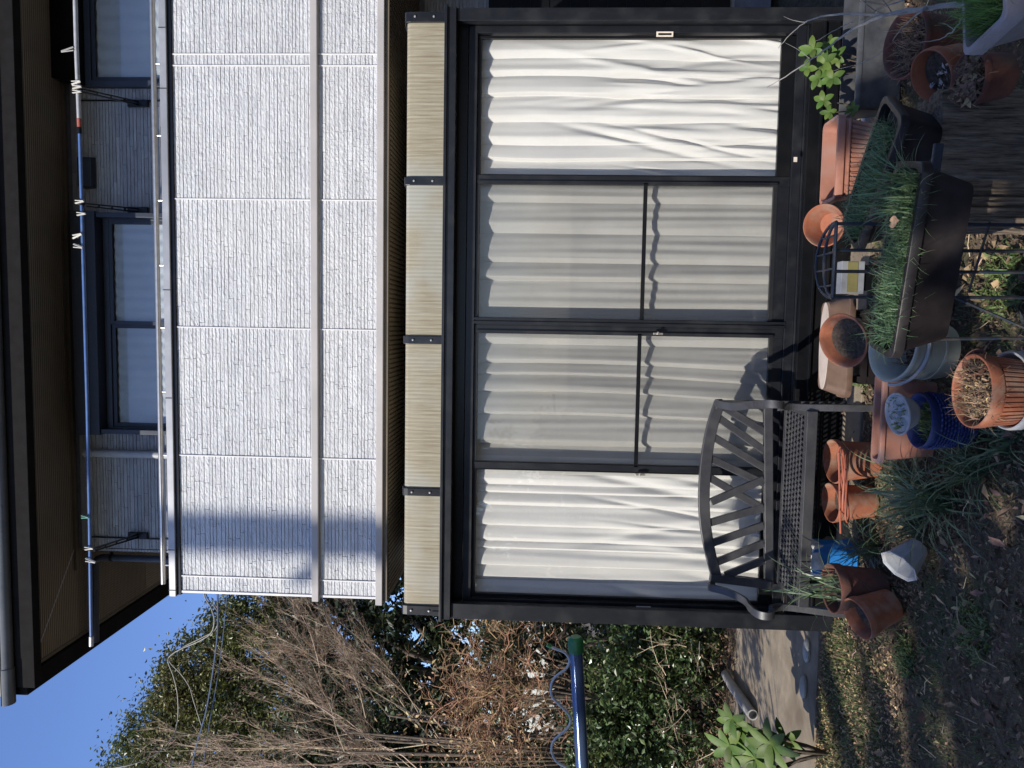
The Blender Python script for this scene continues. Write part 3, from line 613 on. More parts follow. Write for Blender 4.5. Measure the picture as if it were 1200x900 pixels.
# ================================================================ POTS AND PLANTERS
def rot_to(axis):
    return Vector((0, 0, 1)).rotation_difference(Vector(axis)).to_matrix().to_4x4()
def blades(n, cfn, length, width, spread, droop, seed, segs=4, jitter=.3, lean=(0, 0)):
    """curved ribbon blades; cfn() gives the root; returns an MB"""
    r = random.Random(seed); m = MB(); Q = []
    for _ in range(n):
        p = Vector(cfn(r)); az = r.uniform(0, 2*math.pi); L = length*r.uniform(1-jitter, 1+jitter); tilt = abs(r.gauss(0, spread)); w_ = width*r.uniform(.7, 1.2)
        d = Vector((math.cos(az)*math.sin(tilt)+lean[0], math.sin(az)*math.sin(tilt)+lean[1], math.cos(tilt))).normalized(); sd = Vector((-math.sin(az+r.uniform(-.6, .6)), math.cos(az), 0)).normalized()
        a = p; bend = droop*r.uniform(.4, 1.5); tw = r.uniform(-.3, .3)
        for k in range(segs):
            b = a+d*L/segs; w0 = w_*(1-(k/segs)**2)/2; w1 = w_*(1-((k+1)/segs)**2)/2+.0002
            Q.append([a-sd*w0, a+sd*w0, b+sd*w1, b-sd*w1]); a = b
            d = (d+Vector((math.cos(az+tw)*bend*.5, math.sin(az+tw)*bend*.5, -bend*.45))*(k+1)/segs).normalized()
    Q = np.array([[tuple(v) for v in q] for q in Q]); m.quads(Q); return m
def litter(n, cfn, size, seed, lift=.004, flat=.5):
    r = np.random.default_rng(seed); rr = random.Random(seed); m = MB(); C = np.array([tuple(cfn(rr)) for _ in range(n)])
    s_ = size*r.uniform(.5, 1.4, n); az = r.uniform(0, 2*np.pi, n); tl = r.normal(0, flat, n); t2 = r.normal(0, flat, n)
    u = np.stack([np.cos(az), np.sin(az), np.sin(tl)], -1); v = np.stack([-np.sin(az), np.cos(az), np.sin(t2)], -1)*.45
    C[:, 2] += lift+s_*.15*r.random(n)
    k = s_[:, None]
    Q = np.stack([C-u*k*.5, C-v*k*.5+np.array([0, 0, .12])*k, C+u*k*.5, C+v*k*.5+np.array([0, 0, .1])*k], 1); m.quads(Q); return m
def disc_pt(c, rx, ax=None):
    def f(r):
        a = r.uniform(0, 2*math.pi); q = rx*math.sqrt(r.random()); return (c[0]+q*math.cos(a), c[1]+q*math.sin(a), c[2])
    return f
def round_pot(name, loc, label, R_, H, mat, axis=(0, 0, 1), taper=.72, rimh=.16, rimt=.07, soil=.82, group=None, cat='flower pot', soilmat='soil', ribs=0, rings=0, wob=.004, spin=0):
    """round pot: rim radius R_, height H; loc = centre of the base"""
    t = thing(name, loc, label, cat, group); L = Vector(loc); Mt = Matrix.Translation(L) @ rot_to(axis) @ Matrix.Rotation(spin, 4, 'Z')
    rb = R_*taper; th = max(.006, R_*.075); prof = [(0.001, 0), (rb*.9, 0), (rb, .006)]
    n = 6
    for k in range(1, n+1):
        z = (1-rimh)*H*k/n; prof.append((rb+(R_*(1-rimt)-rb)*k/n, z))
        if rings and k in (2, 4): prof += [(prof[-1][0]+.004, z+.002), (prof[-1][0]+.004, z+.010), (prof[-1][0]+.001, z+.012)]
    prof += [(R_*.985, (1-rimh)*H+.002), (R_, (1-rimh)*H+.008), (R_*1.01, H-.006), (R_*.995, H-.001), (R_*.96, H), (R_-th, H-.004), (R_-th*1.6, (1-rimh)*H), (rb*.9, H*.12), (.001, H*.1)]
    m = MB(); m.lathe(prof, 48, Mt, wob); m.build('pot_body', mat, t, smooth='auto')
    if ribs:
        m = MB()
        for k in range(ribs):
            g = 2*math.pi*k/ribs; c, s = math.cos(g), math.sin(g); r0, r1 = rb+.002, R_*(1-rimt)
            a = Mt @ Vector((r0*c, r0*s, .01)); b = Mt @ Vector((r1*c, r1*s, (1-rimh)*H*.97)); m.bar(a, b, .009, .009)
        m.build('ribbing', mat, t)
    if soil:
        z = H*soil; rs = rb+(R_-rb)*soil-th*1.15; g = []
        rr = random.Random(int(R_*9999)+int(H*777)); vs = [Mt @ Vector((0, 0, z+.006))]
        fs = []; nr = 5; na = 24
        for i in range(1, nr+1):
            for k in range(na):
                a = 2*math.pi*k/na; q = rs*i/nr; vs.append(Mt @ Vector((q*math.cos(a), q*math.sin(a), z+rr.uniform(-.006, .008)*(i < nr))))
        for k in range(na): fs.append((0, 1+k, 1+(k+1) % na))
        for i in range(nr-1):
            for k in range(na): fs.append((1+i*na+k, 1+(i+1)*na+k, 1+(i+1)*na+(k+1) % na, 1+i*na+(k+1) % na))
        m = MB(); m.add(vs, fs); m.build('soil', M[soilmat], t, smooth=True)
    t['_top'] = [float(c) for c in (Mt @ Vector((0, 0, H*soil if soil else H*.2)))]
    return t
def rect_planter(name, c, label, ex, ey, L, Wd, H, mat, taper=.86, rim=.018, rimh=.028, soil=.86, ribs=False, round_=.03, soilmat='soil', flareout=0, cat='planter', group=None, rimw=.010):
    """rectangular planter, c = centre of the base, ex/ey unit vectors along length / width"""
    t = thing(name, c, label, cat, group); c = Vector(c); ex = Vector(ex).normalized(); ey = Vector(ey).normalized(); ez = ex.cross(ey)
    def loop(l, w_, z, rr):
        out = []
        for sx, sy, a0 in ((1, 1, 0), (-1, 1, 90), (-1, -1, 180), (1, -1, 270)):
            for k in range(5):
                a = rad(a0+k*22.5); out.append(c+ex*(sx*(l/2-rr)+rr*math.cos(a))+ey*(sy*(w_/2-rr)+rr*math.sin(a))+ez*z)
        return out
    tb = taper; tw = .009
    lv = [(L*tb, Wd*tb, 0), (L*(tb+(1-tb)*.9), Wd*(tb+(1-tb)*.9), H-rimh-.002), (L+rimw*2, Wd+rimw*2, H-rimh), (L+rimw*2+flareout, Wd+rimw*2+flareout, H-.003), (L+rimw*2-.004, Wd+rimw*2-.004, H), (L-.014, Wd-.014, H), (L-.02, Wd-.02, H-rimh), (L*tb-2*tw, Wd*tb-2*tw, .012)]
    vs = []; fs = []; n = 20
    for l, w_, z in lv: vs += loop(l, w_, z, min(round_, w_*.3))
    for i in range(len(lv)-1):
        for k in range(n): fs.append((i*n+k, i*n+(k+1) % n, (i+1)*n+(k+1) % n, (i+1)*n+k))
    fs.append(tuple(range(n))[::-1]); fs.append(tuple(range((len(lv)-1)*n, len(lv)*n)))
    m = MB(); m.add(vs, fs); m.build('planter_body', mat, t, smooth='auto')
    if ribs:
        m = MB(); k = int(L/.026)
        for i in range(k+1):
            for sy in (-1, 1):
                u = -.5+(i+.5)/(k+1); a = c+ex*u*L*tb*.95+ey*sy*(Wd*tb/2+.001)+ez*.01; b = c+ex*u*L*.93+ey*sy*(Wd*(tb+(1-tb)*.78)/2+.001)+ez*(H-rimh)*.78; m.bar(a, b, .014, .008, ey)
        for sy in (-1, 1):
            a = c+ey*sy*(Wd*(tb+(1-tb)*.85)/2+.002)+ez*(H-rimh)*.86; m.bar(a-ex*L*.47, a+ex*L*.47, .02, .01, ez)
        m.build('ribbing', mat, t, bevel=.002)
    if soil:
        z = H*soil; m = MB(); rr = random.Random(int(L*1000)); l = L*.95; w_ = Wd*.9
        m.grid([[c+ex*(u-.5)*l+ey*(v-.5)*w_+ez*(z+rr.uniform(-.006, .006)) for v in np.linspace(0, 1, 9)] for u in np.linspace(0, 1, 28)]); m.build('soil', M[soilmat], t, smooth=True)
    return t
def on(p, z=0): return Vector((p.x, p.y, z))
def upd(px, py, z): return G(px, py, z)

# --- far row against the sunroom ------------------------------------------------
X_, Y_ = Vector((1, 0, 0)), Vector((0, 1, 0))
# grey trough
zg_ = P(986, 70, -.30).z; yg0 = G(1004, 70, zg_).y; yg1 = -.30; a = P(1004, 129, yg0); b = P(1010, -60, yg0); c = (a+b)/2
gt = rect_planter('grey_trough', (c.x, (yg0+yg1)/2, 0.0), 'long empty dark grey trough beside the sunroom base, next to the leafy green plant', X_, Y_, (b-a).length, yg1-yg0, zg_, M['greypl'], taper=.94, soil=.5, round_=.01, rimw=.004)
# pink ribbed planter (sunlit)
def planter_at(q0, q1, vtop, Y, H, W_, label, mat, ribs=False, soil=.8, name='long_planter', yaw=0, zb=None, **k):
    a = P(vtop, q0, Y); b = P(vtop, q1, Y); c = (a+b)/2; L = abs(b.x-a.x)-.02; e = Vector((math.cos(yaw), math.sin(yaw), 0))
    z0 = max(0, c.z-H) if zb is None else zb
    return rect_planter(name, (c.x, Y+W_/2, z0), label, e, Vector((-e.y, e.x, 0)), L, W_, H, mat, ribs=ribs, soil=soil, **k)
p1 = planter_at(234, 133, 980, -.72, .20, .20, 'sunlit pink ribbed long planter between the grey trough and the orange bowl', M['terra3'], ribs=True, rimh=.035, soil=.42)
a = P(968, 461, -.62); b = P(968, 350, -.62); cz = a.z
p2 = rect_planter('long_planter', ((a.x+b.x)/2, -.62+.06, cz), 'overturned pale brown long planter striped by bench shadow, base up, near the sunroom', X_, -Y_, (b.x-a.x)*1.08, .15, .125, M['brownpl'], taper=.86, rimh=.03, soil=0, rimw=.004, round_=.045)
ct = thing('filler_crate', ((a.x+b.x)/2, -.54, 0), 'black slatted support added for the dark shade under the overturned pale brown planter', 'filler_crate'); m = MB()  # added support, black to fill the dark space under the planter
for k in range(4): m.box((a.x+.05, -.60, .004+k*.042), (b.x-.05, -.48, .034+k*.042))
for q_ in (a.x+.06, b.x-.09): m.box((q_, -.596, 0), (q_+.03, -.484, cz-.126))
m.build('slats', M['blackpl'], ct)
m = MB(); q = P(962, 358, -.55); m.lathe([(0, 0), (.006, 0), (.006, .0015), (0, .0015)], 12, Matrix.Translation((q.x, -.54, cz))); m.build('hole_shade_disc', M['black'], p2)  # black disc in place of the shade inside the hole
m = MB(); lx = (b.x-a.x)*.93/2; m.lathe([(0, 0), (1, 0), (1, .0025), (0, .0025)], 40, Matrix.Translation(((a.x+b.x)/2, -.56, cz)) @ Matrix.Diagonal((lx, .066, 1, 1))); m.build('sunlit_base_plate', M['sunlit_base'], p2)  # pale plate sets the sunlit base apart from the sides by colour
m = blades(30, lambda r: (p1.location.x-.06+r.gauss(0, .012), p1.location.y+.05+r.gauss(0, .01), .10), .10, .002, .5, .3, 14); m.build('dead_tuft', M['dry'], p1)
p3 = planter_at(544, 438, 1032, -1.22, .24, .075, 'dull pink square-shouldered long planter behind the mossy white bowl', M['terra3'], rimh=.02, soil=.85)
m = blades(60, lambda r: (p3.location.x+r.uniform(-.2, .2), p3.location.y+r.uniform(-.025, .025), .2), .05, .004, .6, .3, 4); m.build('seedlings', M['weed'], p3)
# orange bowl leaning
c = P(968, 264, -.75); ax = Vector((-.15, -.75, .75)).normalized()
round_pot('terracotta_bowl', tuple(c-ax*.07), 'smooth orange bowl tipped up behind the wire stand', .105, .10, M['terra'], axis=ax, taper=.6, rimh=.12, soil=0)
c = P(984, 322, -.85)
round_pot('terracotta_pot', (c.x, -.80, 0.0), 'small orange pot half hidden behind the wire stand and the yellow card', .075, .20, M['terra'], taper=.75, soil=.9)
# white and yellow pack
c = P(1000, 325, -1.0); m = MB()
t = thing('seed_box', (c.x, -1.0, 0), 'white and yellow box standing behind the wire stand legs', 'box')
zt_ = P(986, 325, -1.0).z; m.box((c.x-.075, -1.0, P(1013, 325, -1).z), (c.x+.075, -.94, zt_)); m.build('carton', M['carton'], t, bevel=.002)
z1 = P(993, 325, -1.0).z; z0 = P(1005, 325, -1.0).z; m = MB(); m.box((c.x-.06, -.985, 0.0), (c.x+.06, -.945, P(1013, 325, -1).z)); m.build('dark_support', M['black'], t)
m = MB(); m.box((c.x-.07, -1.003, z0), (c.x+.07, -1.0005, z1)); m.build('yellow_panel', M['yellow'], t)
# stack of two orange pots (upper tipped)
ax = Vector((-.22, -.52, .83)).normalized(); c = P(992, 398, -1.0)
round_pot('terracotta_pot', tuple(c-ax*.085), 'wide orange pot tipped forward on a stack, sprigs inside, before the pale brown planter', .128, .115, M['terra'], axis=ax, taper=.66, rimh=.12, soil=.55)
tp = bpy.data.objects[[o.name for o in bpy.data.objects if o.get('label', '').startswith('wide orange pot tipped')][0]]
m = blades(60, disc_pt((tp['_top'][0], tp['_top'][1], tp['_top'][2]-.01), .08), .035, .004, .7, .4, 8); m.build('sprigs', M['weed'], tp)
c = P(1016, 400, -1.05); round_pot('terracotta_pot', (c.x, -.98, 0.0), 'bright orange pot under the tipped wide pot', .10, .20, M['terra'], taper=.8, soil=.5)
c = P(1010, 357, -1.15); round_pot('terracotta_pot', (c.x+.0, -1.1, 0), 'small pink-orange pot with dried stems beside the long black planter end', .07, .235, M['terra3'], taper=.7, soil=.9)
# bucket
ax = Vector((.10, -.20, .97)).normalized(); c = P(1046, 405, -1.35)
bk = round_pot('bucket', tuple(c-ax*.235), 'pale grey ribbed plastic bucket with handle, partly under the front black planter', .155, .24, M['bucket'], axis=ax, taper=.74, rimh=.10, soil=.35, cat='bucket', rings=1, wob=0)
m = MB(); cc = c-ax*.012; s1 = ax.cross(Vector((0, -1, 0))).normalized(); s2_ = ax.cross(s1).normalized()
if s2_.y > 0: s2_ = -s2_
m.tube([cc+s1*.165*math.cos(g)+s2_*.165*math.sin(g)*.9-ax*.045*math.sin(g) for g in np.linspace(0, math.pi, 18)], .008, 8); m.build('handle', M['whitepl'], bk, smooth='auto')
m = blades(70, disc_pt(tuple(Vector(bk['_top'])), .09), .16, .004, .8, .5, 18); m.build('dry_grass', M['dry'], bk)
# mossy bowl in navy pot
c = P(1066, 494, -1.42)
nv = round_pot('navy_basket_pot', (c.x, -1.37, 0.02), 'navy blue pot with woven basket texture beside the bucket', .118, .21, M['bluepl'], taper=.78, rimh=.12, soil=.72)
m = MB(); L = Vector(nv.location)
for k in range(11):
    z = .022+k*.0145
    for i in range(34):
        g0 = 2*math.pi*(i+.5*(k % 2))/34; g1 = g0+2*math.pi/34*.8; q = .118*(.78+.2*z/.2)+.001
        m.tube([L+Vector((q*math.cos(g0), q*math.sin(g0), z)), L+Vector(((q+.007)*math.cos((g0+g1)/2), (q+.007)*math.sin((g0+g1)/2), z+.002)), L+Vector((q*math.cos(g1), q*math.sin(g1), z))], .0045, 5)
m.build('woven_relief', M['bluepl'], nv)
m = blades(160, disc_pt(tuple(Vector(nv['_top'])), .085), .045, .007, .7, .5, 3); m.build('small_leaves', M['weed'], nv)
c = P(1052, 485, -1.44); ax = Vector((-.1, -.12, .98)).normalized()
wb = round_pot('white_bowl', tuple(c-ax*.07), 'mossy white ceramic bowl resting inside the navy pot', .088, .075, M['whitepl'], axis=ax, taper=.6, rimh=.14, soil=.86, soilmat='whitepl')
m = blades(90, disc_pt(tuple(Vector(wb['_top'])+Vector((0, 0, .004))), .07), .02, .005, 1.0, .5, 33); m.build('moss', M['weed'], wb)
# stacked pots at the lower photo edge
gx = P(1128, 455, -2.1).x
gy = -2.1
g1 = round_pot('grey_pot', (gx+.0, gy, 0), 'large pale grey pot at the bottom of the stack by the strappy clump', .125, .275, M['whitepl'], taper=.82, soil=0, rimh=.1)
g2 = round_pot('white_saucer_pot', (gx-.004, gy, .225), 'white pot ring in the middle of the stack', .128, .085, M['whitepl'], taper=.86, soil=0, rimh=.5)
g3 = round_pot('ribbed_terracotta_pot', (gx-.008, gy, .262), 'ribbed terracotta pot with a dead plant on top of the stack', .120, .16, M['terra'], taper=.82, rimh=.26, ribs=44, soil=.8)
tp = Vector(g3['_top'])
m = blades(420, disc_pt((tp.x, tp.y, tp.z-.005), .095), .075, .003, 1.1, 1.0, 71, segs=5); m.build('dead_plant', M['dry'], g3)
m = litter(160, disc_pt((tp.x, tp.y, tp.z+.004), .09), .02, 72); m.build('dry_leaf_bits', M['drypale'], g3)
ax = Vector((.3, -.3, .9)).normalized(); c = P(1152, 428, -2.08)
round_pot('broken_pot', tuple(c-ax*.04), 'small dark red pot lodged at the broken side of the stacked pots', .045, .08, M['terra2'], axis=ax, soil=.85)
# pair of terracotta pots under the bench front
for q, dy, lb, rr_, sp in ((542, 1033, 'cracked orange terracotta pot, right of the pair below the bench seat', .120, .3), (591, 1029, 'dark orange terracotta pot, left of the pair below the bench seat', .108, 1.2)):
    c = G(dy, q, 0); z = P(990, q, c.y).z
    t = round_pot('terracotta_pot', (c.x, c.y+rr_*.7, 0), lb, rr_, .235, M['terra'] if rr_ > .11 else M['terra'], taper=.78, rimh=.14, soil=.7, spin=sp, axis=(-.05, -.08, 1))
# red coated wire ring lying on them
c0 = P(984, 535, -.62); c1 = P(985, 632, -.62); rg = thing('plant_support_hoop', tuple((c0+c1)/2), 'rust red wire plant support hoops lying across the two pots', 'plant support')
m = MB(); cc = P(986, 560, -.72)
for q0, q1, dz, w_ in ((524, 600, .0, .06), (530, 612, -.018, .045)):
    a = P(985, q0, -.72); b = P(989, q1, -.72); mid = (a+b)/2; h = (a-b).length/2; d = (a-b).normalized()
    m.tube([mid+d*h*math.cos(g)+Vector((0, w_*math.sin(g), dz+.01*math.sin(g*2)-.015*math.sin(g))) for g in np.linspace(0, 2*math.pi, 33)[:-1]], .0045, 7, closed=True)
m.tube([P(983, 530, -.76), P(985, 625, -.74)], .005, 7); m.tube([P(986, 534, -.76), P(992, 606, -.74)], .004, 7)
for q in (545, 575, 598): m.tube([P(984, q, -.76), P(992, q+6, -.68)], .0035, 6)
m.build('hoops', M['rustw'], rg, smooth='auto')
# pots at the left
c = G(1043, 696, 0); t = round_pot('terracotta_pot', (c.x, c.y+.09, 0), 'dark terracotta pot with long leaves, behind the other left pot by the bench leg', .130, .275, M['terra2'], taper=.74, rimh=.2, soil=.8, axis=(-.02, -.06, 1))
L4 = Vector(t['_top']); m = blades(26, disc_pt(tuple(L4), .07), .36, .009, .55, .75, 12, segs=7); m.build('long_leaves', M['strap'], t)
ax = Vector((-.30, -.24, .9)).normalized(); c = G(1060, 728, 0); t = round_pot('terracotta_pot', (c.x+.05, c.y+.1, .015), 'tipped terracotta pot nearest the path, leftmost by the bench', .108, .215, M['terra'], axis=ax, taper=.74, rimh=.2, soil=.7)
# tipped white cup
ax = Vector((-.55, -.35, .72)).normalized(); c = P(1053, 664, -1.1)
t = thing('white_cup', tuple(c-ax*.15), 'faceted grey-white plastic pot tipped over beside the strappy clump', 'flower pot')
m = MB(); Mt = Matrix.Translation(c-ax*.15) @ rot_to(-ax) @ Matrix.Translation((0, 0, -.15))
m.lathe([(.001, .15), (.045, .15), (.05, .147), (.083, .008), (.092, .006), (.092, 0), (.086, 0), (.078, .01), (.044, .14), (.001, .142)], 8, Matrix.Translation(c-ax*.15) @ rot_to(ax) @ Matrix.Rotation(math.pi, 4, 'X') @ Matrix.Translation((0, 0, -.15))); m.build('cup_body', M['whitepl'], t, bevel=.002)
# blue bag
c = P(966, 658, -.28); bb = thing('soil_bag', (c.x, -.2, 0), 'torn bright blue bag with a white opening on the ground behind the bench leg', 'bag')
x0 = P(966, 678, -.3).x; x1 = P(966, 638, -.3).x; ztp = P(951, 658, -.3).z; m = MB(); g = []
for i in range(15):
    row = []; u = i/14
    for k in range(24):
        a = 2*math.pi*k/24; sx = math.copysign(abs(math.cos(a))**.6, math.cos(a)); sy = math.copysign(abs(math.sin(a))**.6, math.sin(a))
        wv = 1+.06*math.sin(5*a+u*6)+.05*math.sin(9*a+u*11)
        row.append(((x0+x1)/2+sx*(x1-x0)/2*wv*(1-.06*u), -.22+sy*.10*wv, .005+u*(ztp-.01)*(1+.07*math.sin(3*a))))
    row.append(row[0]); g.append(row)
m.grid(g); m.build('bag_body', M['bluebag'], bb, smooth=True)
m = MB(); g = []
for i in range(4):
    row = []
    for k in range(24):
        a = 2*math.pi*k/24; sx = math.copysign(abs(math.cos(a))**.6, math.cos(a)); sy = math.copysign(abs(math.sin(a))**.6, math.sin(a)); q = (1.03, 1.05, .93, .6)[i]*(1+.06*math.sin(7*a)); z = (ztp*.80+.02*math.sin(4*a), ztp*(1+.07*math.sin(3*a)), ztp*1.0, ztp*.9)[i]
        row.append(((x0+x1)/2+sx*(x1-x0)/2*q*.94, -.22+sy*.10*q, z))
    row.append(row[0]); g.append(row)
m.grid(g); m.build('torn_opening', M['whitebag'], bb, smooth=True)
c = P(971, 676, -.33); m = MB(); m.lathe([(0, 0), (.012, 0), (.012, .004), (0, .006)], 14, Matrix.Translation(c) @ Matrix.Rotation(rad(90), 4, 'X')); m.build('white_dot', M['whitebag'], bb)

# --- near group on timbers -------------------------------------------------------
def frame_from(tipA, tipB, z):      # direction between two photo points on the plane z
    a = G(*tipA, z); b = G(*tipB, z); return a, b, (b-a).normalized()
# front black planter
za = .74; A, B, e = frame_from((1044, 421), (1081, 190), za)
ey = Vector((-e.y, e.x, 0));
if ey.y < 0: ey = -ey
W2 = .17; L2 = (B-A).length-.02; c = (A+B)/2+ey*W2/2
pf_ = rect_planter('black_planter', (c.x, c.y, za-.165), 'front black long planter full of green chives, on the wire stand and the timber', e, ey, L2, W2, .165, M['blackpl'], taper=.84, rimh=.030, rimw=.012, soil=.80, round_=.035)
def in_rect(c, e, ey, L, W_, z): return lambda r: tuple(Vector((c.x, c.y, z))+e*r.uniform(-L/2, L/2)+ey*r.uniform(-W_/2, W_/2))
m = blades(1900, in_rect(c, e, ey, L2*.9, W2*.8, za-.03), .075, .0030, .95, 1.1, 51, segs=6, jitter=.5); m.build('chives', M['chive'], pf_)
m = blades(110, in_rect(c+e*L2*.36, e, ey, L2*.2, W2*.8, za-.03), .16, .005, .6, .5, 52, segs=6); m.build('long_chives', M['chive'], pf_)
lf = thing('fallen_leaf', tuple(G(1049, 260, za+.03)), 'pale beige fallen leaf lying on the front planter chives', 'leaf')
m = MB(); p = G(1049, 260, za+.035); m.grid([[p+Vector(((i-2)*.009*abs(math.sin(math.pi*(k+.3)/6.8))**.6, (k-3)*.0085, .002*abs(i-2)**1.5)) for k in range(7)] for i in range(5)]); m.build('blade', M['drypale'], lf, smooth=True)
# back black planter
zb_ = .62; A, B, e1 = frame_from((1003, 292), (1056, 141), zb_)
ey1 = Vector((-e1.y, e1.x, 0));
if ey1.y < 0: ey1 = -ey1
W1 = .19; L1 = (B-A).length; c1 = (A+B)/2+ey1*W1/2
pb_ = rect_planter('black_planter', (c1.x, c1.y, zb_-.165), 'back black long planter with a dense tuft of chives, by the terracotta pots', e1, ey1, L1, W1, .165, M['blackpl'], taper=.84, rimh=.030, rimw=.012, soil=.80, round_=.035)
m = blades(1500, in_rect(c1-e1*.03, e1, ey1, L1*.85, W1*.75, zb_-.03), .075, .0030, .8, 1.0, 61, segs=6, jitter=.5); m.build('chives', M['chive'], pb_)
print('planters', L2, L1, c, c1)
# timbers
def timber(c, ex_, w_, d, h, label, seed):
    t = thing('timber_post', (c.x, c.y, 0), label, 'timber'); ex_ = Vector(ex_).normalized(); ey_ = Vector((-ex_.y, ex_.x, 0)); r = random.Random(seed); m = MB()
    ns = 9; cols = []
    per = []
    for k in range(ns*2): per.append(k)
    def out(z, off):
        o = []
        for sx0, sy0, sx1, sy1 in ((-1, -1, 1, -1), (1, -1, 1, 1), (1, 1, -1, 1), (-1, 1, -1, -1)):
            for k in range(12):
                u = k/12; x = sx0+(sx1-sx0)*u; y = sy0+(sy1-sy0)*u; o.append((x, y))
        return o
    base = out(0, 0); jit = [r.uniform(-.010, .004) if r.random() > .22 else r.uniform(-.03, -.014) for _ in base]
    rows = []
    for i in range(9):
        z = h*i/8; row = []
        for (x, y), j in zip(base, jit):
            jj = j+r.uniform(-.0025, .0025); q = 1+jj/(w_/2)*abs(x)**8; q2 = 1+jj/(d/2)*abs(y)**8
            row.append(c*0+Vector((c.x, c.y, z+(r.uniform(-.006, .002) if i == 8 else 0)))+ex_*x*w_/2*q+ey_*y*d/2*q2)
        row.append(row[0]); rows.append(row)
    m.grid(rows); n = len(base); m.add([rows[-1][k] for k in range(n)]+[Vector((c.x, c.y, h))], [(k, (k+1) % n, n) for k in range(n)])
    m.build('post', M['wood'], t, smooth='auto'); return t
ht = za-.168
D_ = lambda px, py, z: G(px, py, z)
a = G(1103, 104, .45); b = G(1103, 206, .45); w_ = (a-b).length; timber((a+b)/2+Vector((0, .09, 0)), (1, .02, 0), w_, .18, .450, 'thick weathered timber block under the right end of the black planters', 3)
a = G(1112, 209, .56); b = G(1112, 246, .56); timber((a+b)/2+Vector((0, .07, 0)), (1, 0, 0), (a-b).length, .14, .56, 'narrow brown timber post beside the thick weathered block', 4)
timber(Vector((c1.x-.10, c1.y+.02, 0)), (1, .3, 0), .16, .14, zb_-.168, 'hidden timber block under the back black planter', 5)
# blue metal strip by the block
t = thing('blue_bracket', tuple(G(1100, 186, .60)), 'small blue metal bracket leaning between planter and timber', 'bracket'); m = MB(); a = G(1104, 168, .575); b = G(1099, 204, .575); m.bar(a+Vector((0, 0, .01)), b+Vector((0, 0, .01)), .012, .03); m.build('strip', M['navy'], t, bevel=.003)
# wire plant stand
ws = thing('wire_plant_stand', (G(1120, 310, .55).x, -2.2, 0), 'dark blue half-round wire plant stand holding up the front black planter', 'plant stand')
Ys = -2.06
aL, aR = P(978, 349, Ys+.0), P(978, 260, Ys+.0); zt_ = (aL.z+aR.z)/2; ctr = (aL+aR)/2; R_ = (aR-aL).length/2
Yb = Ys+.17
m = MB(); m.tube([Vector((ctr.x-R_, Ys, zt_)), Vector((ctr.x+R_, Ys, zt_))], .006, 7)
for k, s in ((0, 1), (1, .55)):
    m.tube([Vector((ctr.x+R_*math.cos(g)*(1 if k == 0 else .96), Ys+.17*math.sin(g)*s, zt_)) for g in np.linspace(0, math.pi, 20)], .0055, 7)
for k in range(4):
    x = ctr.x+R_*(-.66+.44*k); m.tube([Vector((x, Ys, zt_)), Vector((x, Ys+.17*math.sqrt(max(0, 1-((x-ctr.x)/R_)**2)), zt_))], .0035, 6)
m.build('top_shelf', M['wire'], ws, smooth='auto')
zl = .560; a0, a1, a2 = G(1122, 246, zl), G(1119, 305, zl), G(1103, 384, zl)
m = MB(); cv = [Vector(p) for p in cm([tuple(a0), tuple(G(1122, 275, zl)), tuple(a1), tuple(G(1113, 348, zl)), tuple(a2)], 6)]
m.tube(cv, .008, 7); m.tube([a0, a0+Vector((0, .2, 0)), a2+Vector((0, .12, 0)), a2], .006, 7); m.build('lower_shelf', M['wire'], ws, smooth='auto')
for q, yy, zz in ((262, Ys, zt_), (293, Ys+.02, zt_), (318, Ys, zt_), (348, Ys, zt_), (396, Ys-.02, .60)):
    a = P(978, q, yy); m = MB(); lo_ = P(1190, q+.5, yy-.02)
    m.tube([Vector((a.x, yy, zz)), Vector((lo_.x, yy, .3)), Vector((lo_.x, yy, 0))], .0058, 7); m.build('leg', M['wire'], ws, smooth='auto')
m = MB(); m.tube([P(1118, 348, Ys), P(1200, 384, Ys)], .005, 6); m.tube([P(1135, 343, Ys), P(1160, 260, Ys)], .004, 6); m.build('brace', M['wire'], ws, smooth='auto')
# corner stone planter
zc_ = .76; T, E1, e2 = frame_from((1130, 64), (1128, -10), zc_); E3 = G(1206, 20, zc_)
ex2 = (E1-T).normalized(); ey2 = Vector((-ex2.y, ex2.x, 0));
if ey2.y > 0: ey2 = -ey2
Lc, Wc = .50, .17; cc = T+ex2*Lc/2+ey2*Wc/2
rp = rect_planter('stone_planter', (cc.x, cc.y, zc_-.17), 'mauve-grey planter of fine green grass nearest the camera, at the photo corner', ex2, -ey2, Lc, Wc, .17, M['stonepl'], taper=.84, rimh=.04, soil=.84, round_=.02, rimw=.006)
m = blades(2600, in_rect(cc, ex2, ey2, Lc*.9, Wc*.85, zc_-.03), .075, .0016, .6, .5, 81, segs=4, jitter=.4); m.build('fine_grass', M['grass'], rp)
timber(Vector((cc.x+.03, cc.y, 0)), (1, 0, 0), .3, .14, zc_-.172, 'timber block under the mauve-grey planter', 6)
